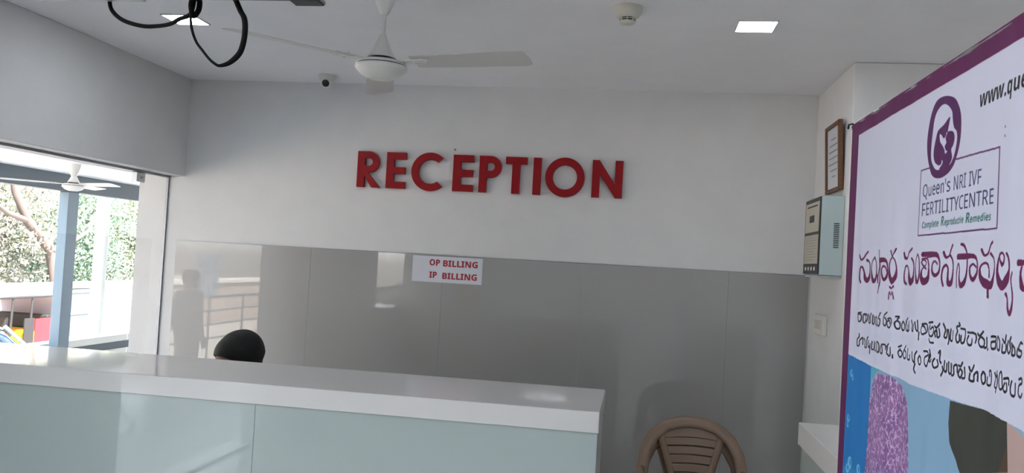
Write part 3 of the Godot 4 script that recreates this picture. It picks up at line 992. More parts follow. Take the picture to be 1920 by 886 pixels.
func led(label: String, at: Vector3, a := 0.083, power := 0.008, glow := 4.0) -> void:
	var o := thing("ceiling_light", label, "light", at, 0.0, "square ceiling lights")
	var b := MB.new()
	var f := 0.007
	for e in [[Vector3(-a, -0.006, -a), Vector3(a, 0, -a + f)], [Vector3(-a, -0.006, a - f), Vector3(a, 0, a)], [Vector3(-a, -0.006, -a + f), Vector3(-a + f, 0, a - f)], [Vector3(a - f, -0.006, -a + f), Vector3(a, 0, a - f)]]:
		b.lohi(e[0], e[1], 0.001)
	put("frame", b, M.white_plastic, o)
	var m := mat("lamp_glow", Color(0.9, 0.9, 0.9), 0.5)
	m.emission_enabled = true
	m.emission = Color(0.96, 0.98, 1.0)
	m.emission_energy_multiplier = glow
	put("diffuser", bx(Vector3(-a + f, -0.004, -a + f), Vector3(a - f, -0.0005, a - f), 0.0005), m, o)
	var l := AreaLight3D.new()
	l.name = "lamp"
	o.add_child(l)
	l.position = Vector3(0, -0.008, 0)
	l.rotation.x = -PI / 2
	l.area_size = Vector2(a - f, a - f) * 2.0
	l.light_color = Color(0.95, 0.98, 1.0)
	l.light_energy = power
	l.set("area_range", 12.0)
	l.set("area_attenuation", 2.0)
	l.shadow_enabled = true

func ceiling_things() -> void:
	fan("white three-blade ceiling fan hanging over the reception counter", Vector3(-1.0, CEIL, 1.93), deg_to_rad(-12.0))
	led("lit square ceiling light beside the smoke detector", Vector3(0.453, CEIL, 1.378))
	led("lit square ceiling light behind the black cables near the left wall", Vector3(-2.155, CEIL, 1.357))
	# larger unseen panels behind the camera, added as fill light
	for x in [-1.2, 1.6]:
		for z in [4.6, 7.2]:
			led("large ceiling panel added as fill light over the unseen waiting area", Vector3(x, CEIL, z), 0.3, 0.045, 1.2)
	var s := thing("smoke_detector", "round white smoke detector on the ceiling with slotted lower chamber", "detector", Vector3(-0.083, CEIL, 1.62))
	var b := MB.new()
	b.lathe([[0.0, 0.0], [0.056, 0.0], [0.057, -0.012], [0.055, -0.03], [0.045, -0.043], [0.036, -0.048], [0.0, -0.048]], 32)
	put("base", b, M.cream_plastic, s)
	b = MB.new()
	b.lathe([[0.03, -0.047], [0.03, -0.06]], 24)
	put("chamber", b, M.dark_gap, s)
	b = MB.new()
	b.lathe([[0.0, -0.0525], [0.034, -0.0525], [0.034, -0.0545], [0.0, -0.0545]], 28)
	put("ring", b, M.cream_plastic, s)
	for k in 8:
		var a := TAU * k / 8.0
		var c := MB.new()
		c.t = Transform3D(Basis(Vector3.UP, -a), Vector3(cos(a) * 0.032, -0.054, sin(a) * 0.032))
		c.box(Vector3.ZERO, Vector3(0.005, 0.013, 0.004), 0.0005)
		put("rib", c, M.cream_plastic, s)
	b = MB.new()
	b.lathe([[0.0, -0.06], [0.033, -0.06], [0.034, -0.063], [0.028, -0.07], [0.015, -0.073], [0.0, -0.074]], 28)
	put("cap", b, M.cream_plastic, s)
	# dome camera
	var c := thing("security_camera", "small white dome security camera with black lens in the ceiling corner", "camera", Vector3(-1.888, CEIL, 0.222))
	b = MB.new()
	b.lathe([[0.0, 0.0], [0.053, 0.0], [0.054, -0.006], [0.05, -0.014], [0.044, -0.03], [0.038, -0.036], [0.0, -0.036]], 32)
	put("base", b, M.white_plastic, c)
	b = MB.new()
	for i in 1:
		var pr := []
		for j in 17:
			var a := PI * j / 16.0
			pr.append([0.039 * sin(a), -0.04 + 0.039 * cos(a)])
		b.lathe(pr, 28)
	var ball := put("ball", b, M.white_plastic, c)
	b = MB.new()
	var look := Vector3(0.12, -0.42, 0.9).normalized()
	b.t = Transform3D(Basis(Quaternion(Vector3.UP, look)), Vector3(0, -0.04, 0))
	b.lathe([[0.0, 0.043], [0.014, 0.043], [0.02, 0.041], [0.022, 0.037], [0.022, 0.03]], 24)
	var eye := put("lens", b, M.black_plastic, ball)
	eye.set_meta("label", "black lens")

# ---- things on the pier at the right ----------------------------------------------------------------------------
func pillar_things() -> void:
	var X0 := 0.995
	# framed certificate, its top leaning out a little
	var c := thing("certificate_frame", "wooden framed certificate hung on the side of the white pier", "picture", Vector3(X0, 2.045, 0.55))
	c.rotation = Vector3(0, 0, 0)
	var lean := Transform3D(Basis(Vector3.BACK, deg_to_rad(2.5)), Vector3(-0.004, 0, 0))
	var w := 0.3
	var h := 0.35
	for e in [[Vector3(-0.022, 0, -w / 2), Vector3(0, 0.02, w / 2)], [Vector3(-0.022, h - 0.02, -w / 2), Vector3(0, h, w / 2)], [Vector3(-0.022, 0.02, -w / 2), Vector3(0, h - 0.02, -w / 2 + 0.02)], [Vector3(-0.022, 0.02, w / 2 - 0.02), Vector3(0, h - 0.02, w / 2)]]:
		var b := MB.new()
		b.t = lean
		b.lohi(e[0], e[1], 0.002)
		put("frame_bar", b, M.brown_wood, c)
	var b2 := MB.new()
	b2.t = lean
	b2.lohi(Vector3(-0.012, 0.02, -w / 2 + 0.02), Vector3(-0.006, h - 0.02, w / 2 - 0.02), 0.0005)
	put("certificate", b2, M.paper, c)
	for k in 7:
		b2 = MB.new()
		b2.t = lean
		var hw: float = [0.05, 0.085, 0.1, 0.095, 0.1, 0.07, 0.04][k]
		b2.lohi(Vector3(-0.0126, 0.27 - k * 0.032, -hw), Vector3(-0.012, 0.277 - k * 0.032, hw), 0.0001)
		put("printed_line", b2, M.dull_steel, c)
	# control box
	var o := thing("control_box", "pale metal control box with printed door and side vents on the pier", "control box", Vector3(X0, 1.62, 0))
	var d := 0.108
	var z0 := 0.37
	var z1 := 0.735
	var y1 := 0.39
	put("body", bx(Vector3(-d, 0, z0), Vector3(0, y1, z1), 0.003), M.box_steel, o)
	var door := put("door", bx(Vector3(-d - 0.006, 0.004, z0 + 0.004), Vector3(-d, y1 - 0.004, z1 - 0.004), 0.0015), M.dark_print, o)
	for e in [[0.215, 0.365], [0.055, 0.2]]:
		put("printed_sheet", bx(Vector3(-d - 0.0072, e[0], z0 + 0.022), Vector3(-d - 0.006, e[1], z1 - 0.022), 0.0005), M.cream_paper, door)
	put("display", bx(Vector3(-d - 0.009, 0.265, z0 + 0.13), Vector3(-d - 0.0072, 0.3, z0 + 0.235), 0.0005), M.dark_print, door)
	for k in 4:
		var kb := MB.new()
		kb.t = Transform3D(Basis(Vector3.BACK, PI / 2), Vector3(-d - 0.006, 0.03, z0 + 0.075 + k * 0.07))
		kb.lathe([[0.0, 0.004], [0.009, 0.004], [0.01, 0.002], [0.01, 0.0]], 14)
		put("button", kb, M.white_plastic, door)
	for k in 9:
		var ln := bx(Vector3(-d - 0.0075, 0.185 - k * 0.014, z0 + 0.05), Vector3(-d - 0.0072, 0.188 - k * 0.014, z1 - 0.05 - (0.06 if k % 3 == 2 else 0.0)), 0.0001)
		put("printed_line", ln, M.dull_steel, door)
	put("printed_line", bx(Vector3(-d - 0.0075, 0.342, z0 + 0.06), Vector3(-d - 0.0072, 0.35, z1 - 0.06), 0.0001), M.dark_print, door)
	for k in 14:
		put("vent_slot", bx(Vector3(-0.048, 0.135 + k * 0.009, z1 - 0.0005), Vector3(-0.022, 0.1395 + k * 0.009, z1 + 0.0008), 0.0002), M.dark_gap, o)
	put("shelf_bracket", bx(Vector3(-d - 0.004, -0.012, z0 + 0.05), Vector3(0, -0.002, z1 - 0.01), 0.001), M.box_steel, o)
	# switch
	var s := thing("wall_switch", "small white switch plate on the pier below the control box", "switch", Vector3(X0, 1.306, 0.36))
	put("plate", bx(Vector3(-0.022, 0, -0.11), Vector3(0, 0.105, 0.11), 0.004), M.white_plastic, s)
	for k in 3:
		put("rocker", bx(Vector3(-0.027, 0.03, -0.085 + k * 0.06), Vector3(-0.02, 0.075, -0.035 + k * 0.06), 0.003), M.cream_plastic, s)

# ---- plastic chair ----------------------------------------------------------------------------------------------
func plastic_chair() -> void:
	var c := thing("plastic_chair", "brown plastic armchair with slatted back on top of its stack", "chair", Vector3(0.345, 0.06, 0.98), deg_to_rad(6.0), "stacked plastic chairs")
	# sits facing +z; the back is at -z
	var back := func(x: float, y: float) -> Vector3:
		# point on the curved, leaning back shell
		return Vector3(x, y - 0.05, -0.2 - (y - 0.42) * 0.22 + x * x * 0.75)
	var b := MB.new()
	var path := []
	for p in [[-0.235, 0.42], [-0.25, 0.55], [-0.25, 0.64], [-0.235, 0.72], [-0.195, 0.79], [-0.13, 0.838], [-0.06, 0.856], [0, 0.86], [0.06, 0.856], [0.13, 0.838], [0.195, 0.79], [0.235, 0.72], [0.25, 0.64], [0.25, 0.55], [0.235, 0.42]]:
		path.append(back.call(p[0] * 0.97, p[1] - 0.02))
	b.tube(path, 0.03, 12, 0.42, Vector3.RIGHT)
	var fr := put("back_frame", b, M.tan_plastic, c)
	b = MB.new()
	var rows := []
	for i in 5:
		var r := []
		for j in 17:
			var x := lerpf(-0.2, 0.2, j / 16.0)
			var top := 0.822 - 1.05 * x * x
			r.append(back.call(x, lerpf(0.769 - 0.5 * x * x, top, i / 4.0)))
		rows.append(r)
	b.grid(rows, 0.007)
	put("top_panel", b, M.tan_plastic, fr)
	for k in 7:
		var y := 0.748 - k * 0.042
		var w := 0.142 - k * 0.0135
		rows = []
		for i in 3:
			var r := []
			for j in 13:
				var x := lerpf(-w, w, j / 12.0)
				r.append(back.call(x, y + (i - 1) * 0.017 - 0.35 * x * x))
			rows.append(r)
		b = MB.new()
		b.grid(rows, 0.006)
		put("slat", b, M.tan_plastic, c)
	for s in [-1.0, 1.0]:
		b = MB.new()
		path = []
		for i in 9:
			var y := lerpf(0.79, 0.43, i / 8.0)
			path.append(back.call(s * (0.155 - (0.79 - y) * 0.31), y))
		b.tube(path, 0.017, 10, 0.5, Vector3.RIGHT)
		put("back_rib", b, M.tan_plastic, c)
		b = MB.new()
		b.tube([back.call(s * 0.243, 0.61), Vector3(s * 0.262, 0.575, -0.1), Vector3(s * 0.268, 0.58, 0.05), Vector3(s * 0.262, 0.572, 0.17), Vector3(s * 0.25, 0.54, 0.215), Vector3(s * 0.24, 0.44, 0.22)], 0.024, 10, 0.7)
		put("arm", b, M.tan_plastic, c)
		b = MB.new()
		b.tube([Vector3(s * 0.225, 0.43, 0.2), Vector3(s * 0.25, 0.0, 0.235)], [0.03, 0.022], 8, 0.7)
		put("leg", b, M.tan_plastic, c)
		b = MB.new()
		b.tube([Vector3(s * 0.215, 0.43, -0.19), Vector3(s * 0.25, 0.0, -0.29)], [0.03, 0.022], 8, 0.7)
		put("leg", b, M.tan_plastic, c)
	rows = []
	for i in 9:
		var r := []
		for j in 11:
			var x := lerpf(-0.235, 0.235, j / 10.0)
			var z := lerpf(-0.21, 0.24, i / 8.0)
			r.append(Vector3(x, 0.43 - 0.02 * (1 - pow(x / 0.235, 2)) * (1 - pow((z) / 0.25, 2)) - (0.015 if i == 8 else 0.0), z))
		rows.append(r)
	b = MB.new()
	b.grid(rows, -0.0)
	var seat := MB.new()
	rows.reverse()
	seat.grid(rows, 0.012)
	put("seat", seat, M.tan_plastic, c)
	dup(c, "plastic_chair", Vector3(0.34, 0, 0.935), deg_to_rad(6.0), "brown plastic armchair at the bottom of the stack", "stacked plastic chairs")
	var d := dup(c, "plastic_chair", Vector3(-1.78, 0, 1.12), 0.0, "brown moulded plastic chair under the seated receptionist")
	d.remove_meta("group")

# ---- banner -----------------------------------------------------------------------------------------------------
func banner_image() -> Image:
	var k := 2.1                      # pixels per millimetre while drawing
	var H := 1930.0
	var top := BTOP * 1000.0
	var im := Image.create(int(BW * 1000 * k), int(H * k), false, Image.FORMAT_RGBA8)
	var at := func(u: float, v: float) -> Vector2: return Vector2(u * k, (top - v) * k)
	var white := Color(0.755, 0.765, 0.85)
	var plum := Color(0.34, 0.09, 0.30)
	var violet := Color(0.30, 0.12, 0.33)
	im.fill(white)
	# picture along the lower part
	var pic := PackedVector2Array()
	for i in range(0, P_PIC.size(), 2):
		pic.append(at.call(P_PIC[i], P_PIC[i + 1]))
	pic.append(at.call(BW * 1000, P_PIC[P_PIC.size() - 1] - 60))
	pic.append(at.call(BW * 1000, top - H))
	pic.append(at.call(0, top - H))
	pic.append(at.call(0, P_PIC[1] + 12))
	fill_poly(im, pic, Color(0.48, 0.62, 0.74))
	var skin := pairs(P_BROWN, at)
	fill_poly(im, PackedVector2Array([skin[0], at.call(BW * 1000, P_PIC[P_PIC.size() - 1] - 50), at.call(BW * 1000, 900), at.call(840, 900), skin[2]]), Color(0.66, 0.57, 0.56))
	fill_poly(im, pairs(P_BROWN, at), Color(0.30, 0.22, 0.17))
	fill_poly(im, pairs(P_HAIR, at), Color(0.20, 0.21, 0.19))
	var teal_field := pairs(P_BLUE, at)
	teal_field[5] = at.call(0, 1167)
	teal_field[0] = at.call(0, P_PIC[1] + 12)
	fill_poly(im, teal_field, Color(0.10, 0.42, 0.68))
	fill_poly(im, PackedVector2Array([teal_field[5], teal_field[4], at.call(240, 700), at.call(0, 700)]), Color(0.12, 0.48, 0.70))
	fill_poly(im, pairs(P_TEAL, at), Color(0.30, 0.62, 0.72))
	# rounded violet shape covered with pale curling threads
	var pp := pairs(P_PURPLE, at)
	var f := FastNoiseLite.new()
	f.seed = 4
	f.frequency = 0.017
	f.noise_type = FastNoiseLite.TYPE_SIMPLEX
	var n1 := FastNoiseLite.new()
	n1.seed = 8
	n1.frequency = 0.006
	var lo := pp[0]
	var hi := pp[0]
	for p in pp:
		lo = lo.min(p)
		hi = hi.max(p)
	for y in range(int(lo.y), int(hi.y) + 400):
		var xs := []
		var yc := minf(y + 0.5, hi.y - 2.0)
		for i in pp.size():
			var a := pp[i]
			var b := pp[(i + 1) % pp.size()]
			if (a.y <= yc) != (b.y <= yc):
				xs.append(a.x + (yc - a.y) / (b.y - a.y) * (b.x - a.x))
		xs.sort()
		if xs.size() < 2:
			continue
		for x in range(int(xs[0]), int(xs[xs.size() - 1])):
			var r := absf(f.get_noise_2d(x, y))
			var base := Color(0.42, 0.29, 0.50).lerp(Color(0.56, 0.40, 0.60), n1.get_noise_2d(x, y) * 0.8 + 0.5)
			im.set_pixel(x, y, Color(0.76, 0.68, 0.82).lerp(base, smoothstep(0.05, 0.2, r)))
	for q in [[92, 1392, 9.0], [103, 1383, 7.0], [86, 1290, 9.0], [84, 1275, 6.0], [110, 1195, 14.0], [96, 1180, 10.0], [175, 1195, 12.0]]:
		disc(im, at.call(q[0], q[1]), q[2] * k, Color(0.42, 0.68, 0.84))
		disc(im, at.call(q[0] + 2, q[1] + 2), q[2] * k * 0.55, Color(0.16, 0.5, 0.74))
	# border
	var bd := 62.0
	im.fill_rect(Rect2i(0, 0, int(bd * k), im.get_height()), plum)
	im.fill_rect(Rect2i(int((BW * 1000 - bd) * k), 0, int(bd * k), im.get_height()), plum)
	im.fill_rect(Rect2i(0, 0, im.get_width(), int(34 * k)), plum)
	im.fill_rect(Rect2i(0, im.get_height() - int(40 * k), im.get_width(), int(40 * k)), plum)
	# mark and its lettering
	var box := pairs(L_BOX, at)
	for i in box.size() - 1:
		stroke(im, [Vector3(box[i].x, box[i].y, 1.3 * k), Vector3(box[i + 1].x, box[i + 1].y, 1.3 * k)], violet)
	fill_poly(im, rounded(pairs(P_RING_OUT, at)), violet)
	fill_poly(im, rounded(pairs(P_RING_IN, at)), white)
	fill_poly(im, rounded(pairs(P_FIGURE, at)), violet)
	fill_poly(im, rounded(pairs(P_HEART, at)), white)
	var navy := Color(0.15, 0.18, 0.34)
	print_text(im, "Queen's NRI IVF", at.call(521, 1754), 22 * k, navy, 248 * k, false)
	print_text(im, "FERTILITYCENTRE", at.call(521, 1721), 22 * k, navy, 291 * k, false)
	var green := Color(0.10, 0.36, 0.33)
	print_text(im, "Complete", at.call(523, 1699), 11 * k, green, 78 * k, true, 0.15)
	print_text(im, "R", at.call(612, 1699), 16 * k, green, 14 * k, true, 0.15)
	print_text(im, "eproductive", at.call(628, 1699), 11 * k, green, 80 * k, true, 0.15)
	print_text(im, "R", at.call(717, 1698), 16 * k, green, 14 * k, true, 0.15)
	print_text(im, "emedies", at.call(732, 1698), 11 * k, green, 72 * k, true, 0.15)
	print_text(im, "www.queens", at.call(752, 1869), 24 * k, Color(0.08, 0.08, 0.10), 214 * k, true, 0.1)
	# headline and the two lines below it
	for job in [[HEADLINE, Color(0.36, 0.08, 0.28), 0.62], [SMALL, Color(0.10, 0.10, 0.14), 0.75]]:
		for s in job[0]:
			var pts := []
			for i in range(0, s.size(), 4):
				var p: Vector2 = at.call(s[i], s[i + 1])
				pts.append(Vector4(p.x, p.y, s[i + 2] * k * job[2], s[i + 3] * k * 1.1))
			brush(im, pts, job[1])
	for q in [[846, 1825], [846, 1812]]:
		disc(im, at.call(q[0], q[1]), 1.6 * k, Color(0.3, 0.3, 0.42))
	im.resize(1260, 2026, Image.INTERPOLATE_BILINEAR)
	return im

func banner() -> void:
	var o := thing("standing_banner", "tall white printed banner with plum border standing by the side counter", "banner", Vector3(BX, 0, BZ))
	var m := mat("banner_print", Color.WHITE, 0.55, 0, 0.4)
	m.albedo_texture = ImageTexture.create_from_image(banner_image())
	m.texture_repeat = false
	var b := MB.new()
	var H := 1.93
	var nz := FastNoiseLite.new()
	nz.seed = 31
	nz.frequency = 1.6
	var C := 90
	var R := 24
	var P := func(i: int, j: int) -> Vector3:
		var u := BW * j / C
		var y := BTOP - H * i / R
		# soft upright folds where the cloth hangs between its poles
		var amp := 0.0045 * smoothstep(0.0, 0.1, u) * smoothstep(0.0, 0.1, BW - u) * smoothstep(0.0, 0.35, float(i) / R + 0.12)
		return Vector3(amp * (nz.get_noise_2d(u * 3.2, y * 0.22) * 2.0), y, u)
	var N := func(i: int, j: int) -> Vector3:
		var du: Vector3 = P.call(i, mini(j + 1, C)) - P.call(i, maxi(j - 1, 0))
		var dv: Vector3 = P.call(mini(i + 1, R), j) - P.call(maxi(i - 1, 0), j)
		var q := du.cross(dv).normalized()
		return q if q.x < 0 else -q
	for i in R:
		for j in C:
			var ps := []
			var ns := []
			var us := []
			for q in [[i, j], [i, j + 1], [i + 1, j + 1], [i + 1, j]]:
				ps.append(P.call(q[0], q[1]))
				ns.append(N.call(q[0], q[1]))
				us.append(Vector2(float(q[1]) / C, float(q[0]) / R))
			b.tri(ps[0], ps[1], ps[2], ns[0], ns[1], ns[2], us[0], us[1], us[2])
			b.tri(ps[0], ps[2], ps[3], ns[0], ns[2], ns[3], us[0], us[2], us[3])
	put("printed_cloth", b, m, o)
	b = MB.new()
	b.tube([Vector3(0.009, BTOP - 0.004, -0.012), Vector3(0.009, BTOP - 0.004, BW + 0.012)], 0.009, 12)
	put("top_rail", b, M.steel, o)
	for u in [0.0, BW]:
		b = MB.new()
		b.tube([Vector3(0.012, 0.02, u), Vector3(0.012, BTOP - 0.01, u)], 0.0085, 12)
		put("side_pole", b, M.steel, o)
		b = MB.new()
		b.tube([Vector3(-0.03, 0.012, u), Vector3(0.034, 0.012, u)], 0.012, 10)
		put("foot", b, M.dull_steel, o)
	b = MB.new()
	b.tube([Vector3(0.009, BTOP - 0.004, -0.01), Vector3(0.004, BTOP + 0.006, -0.018), Vector3(-0.004, BTOP + 0.004, -0.02), Vector3(-0.006, BTOP - 0.006, -0.016)], 0.0028, 8)
	put("corner_hook", b, M.black_plastic, o)
	b = MB.new()
	b.tube([Vector3(0.009, BTOP - H, 0.0), Vector3(0.009, BTOP - H, BW)], 0.008, 10)
	put("bottom_rail", b, M.steel, o)

# ---- television with its cables ---------------------------------------------------------------------------------
func television() -> void:
	var o := thing("television", "dark flat television hung from the ceiling with black cables under it", "television", Vector3(-1.085, 2.076, 3.5))
	put("body", bx(Vector3(-0.475, 0.0, -0.025), Vector3(0.475, 0.53, 0.02), 0.012), M.black_plastic, o)
	put("screen", bx(Vector3(-0.462, 0.022, 0.02), Vector3(0.462, 0.518, 0.022), 0.001), M.lens_glass, o)
	put("bottom_strip", bx(Vector3(-0.47, -0.004, -0.02), Vector3(0.1, 0.004, 0.018), 0.002), M.dull_steel, o)
	var b := MB.new()
	b.lohi(Vector3(0.41, -0.008, -0.022), Vector3(0.472, 0.004, 0.02), 0.006)
	put("speaker_lip", b, M.black_plastic, o)
	b = MB.new()
	b.tube([Vector3(0, 0.3, -0.045), Vector3(0, CEIL - 2.076 - 0.004, -0.045)], 0.016, 12)
	put("ceiling_pole", b, M.black_plastic, o)
	put("mount_plate", bx(Vector3(-0.1, 0.15, -0.045), Vector3(0.1, 0.4, -0.025), 0.003), M.black_plastic, o)
	b = MB.new()
	b.lathe([[0.0, 0.0], [0.06, 0.0], [0.06, -0.008], [0.02, -0.014]], 20, Vector3(0, CEIL - 2.076, -0.045))
	put("ceiling_plate", b, M.black_plastic, o)
	var z := 3.47
	var c1 := curve([[-1.073, 2.085], [-1.063, 2.058], [-1.039, 2.038], [-1.003, 2.029], [-0.971, 2.029], [-0.937, 2.032], [-0.915, 2.041], [-0.895, 2.052], [-0.892, 2.085]], z)
	b = MB.new()
	b.tube(c1, 0.0042, 8)
	tag(put("hanging_cable", b, M.black_rubber), "thin black cable sagging under the television in a shallow loop", "cable", "cables under the television")
	var c2 := curve([[-0.894, 2.085], [-0.890, 2.049], [-0.887, 2.022], [-0.880, 1.998], [-0.865, 1.980], [-0.847, 1.963], [-0.831, 1.952], [-0.823, 1.950], [-0.807, 1.958], [-0.788, 1.976], [-0.777, 1.998], [-0.774, 2.024], [-0.780, 2.045], [-0.792, 2.061], [-0.804, 2.085]], z + 0.004)
	var rr := []
	for i in c2.size():
		rr.append(lerpf(0.0028, 0.0055, smoothstep(0.45, 0.62, float(i) / c2.size())))
	b = MB.new()
	b.tube(c2, rr, 8)
	tag(put("hanging_cable", b, M.black_rubber), "thick black cable hanging in a deep loop under the television", "cable", "cables under the television")
	b = MB.new()
	b.tube(curve([[-0.897, 2.085], [-0.896, 2.068], [-0.891, 2.05], [-0.885, 2.064], [-0.885, 2.085]], z - 0.006), 0.0055, 8)
	tag(put("hanging_cable", b, M.black_rubber), "short doubled stub of black cable directly under the television", "cable", "cables under the television")

func curve(a: Array, z: float) -> Array:
	var o := []
	for i in a.size() - 1:
		var p := func(k: int) -> Vector3:
			var q: Array = a[clampi(k, 0, a.size() - 1)]
			return Vector3(q[0], q[1], z + 0.006 * sin(k * 1.3))
		for s in 5:
			o.append(p.call(i).cubic_interpolate(p.call(i + 1), p.call(i - 1), p.call(i + 2), s / 5.0))
	o.append(Vector3(a[a.size() - 1][0], a[a.size() - 1][1], z))
	return o

# ---- people -----------------------------------------------------------------------------------------------------
func hand(mb: MB, wrist: Vector3, dir: Vector3, palm_n: Vector3, thumb_side: Vector3) -> void:
	var pr := []
	var side := dir.cross(palm_n).normalized()
	if side.dot(thumb_side) < 0: side = -side
	var kn := wrist + dir * 0.085
	pr.append([wrist, wrist + dir * 0.03, 0.024, 0.026])
	for i in 4:
		var off := side * (0.027 - 0.018 * i)
		pr.append([wrist + dir * 0.02 + off * 0.6, kn + off, 0.015, 0.0125])
		var L: float = [0.07, 0.08, 0.074, 0.058][i]
		var j1 := kn + off + dir * L * 0.5 - palm_n * 0.004
		pr.append([kn + off, j1, 0.0105, 0.0095])
		pr.append([j1, j1 + (dir * 0.9 + palm_n * 0.45).normalized() * L * 0.5, 0.0095, 0.008])
	var tb := wrist + dir * 0.025 + side * 0.024
	var t1 := tb + (dir * 0.6 + side * 0.7 + palm_n * 0.2).normalized() * 0.04
	pr.append([tb, t1, 0.014, 0.011])
	pr.append([t1, t1 + (dir * 0.9 + side * 0.3).normalized() * 0.032, 0.0105, 0.009])
	body_mesh(mb, pr, 0.005, 0.006)

func head_prims(c: Vector3, fw: Vector3, up: Vector3) -> Array:
	var sd := fw.cross(up).normalized()
	var at := func(x: float, y: float, z: float) -> Vector3: return c + sd * x + up * y + fw * z
	var pr := [[at.call(0, 0.035, -0.02), at.call(0, 0.03, 0.02), 0.078, 0.076], [at.call(0, -0.02, 0.03), at.call(0, -0.07, 0.045), 0.062, 0.038],
		[at.call(0, 0.0, 0.095), at.call(0, -0.028, 0.104), 0.007, 0.013], [at.call(-0.035, 0.018, 0.078), at.call(0.035, 0.018, 0.078), 0.016, 0.016],
		[at.call(0, -0.055, 0.075), at.call(0, -0.058, 0.08), 0.016, 0.016]]
	for s in [-1.0, 1.0]:
		pr.append([at.call(s * 0.076, 0.014, -0.005), at.call(s * 0.074, -0.022, 0.0), 0.013, 0.009])
	return pr

func face(parent: Node3D, c: Vector3, fw: Vector3, up: Vector3) -> void:
	var sd := fw.cross(up).normalized()
	for s in [-1.0, 1.0]:
		var b := MB.new()
		body_mesh(b, [[c + sd * (s * 0.03) + up * 0.002 + fw * 0.0835 - sd * 0.006, c + sd * (s * 0.03) + up * 0.002 + fw * 0.0835 + sd * 0.006, 0.0085, 0.0085]], 0.003, 0.002)
		var e := put("eye", b, M.eye_white, parent)
		b = MB.new()
		body_mesh(b, [[c + sd * (s * 0.03) + up * 0.002 + fw * 0.0895, c + sd * (s * 0.03) + up * 0.002 + fw * 0.0905, 0.0045, 0.0045]], 0.002, 0.001)
		put("pupil", b, M.hair, e)
		b = MB.new()
		b.tube([c + sd * (s * 0.012) + up * 0.024 + fw * 0.097, c + sd * (s * 0.03) + up * 0.029 + fw * 0.094, c + sd * (s * 0.046) + up * 0.023 + fw * 0.085], 0.0035, 6)
		put("eyebrow", b, M.hair, parent)
	var l := MB.new()
	l.tube([c - sd * 0.022 - up * 0.052 + fw * 0.086, c - up * 0.053 + fw * 0.098, c + sd * 0.022 - up * 0.052 + fw * 0.086], 0.0055, 8)
	put("lips", l, M.lip, parent)

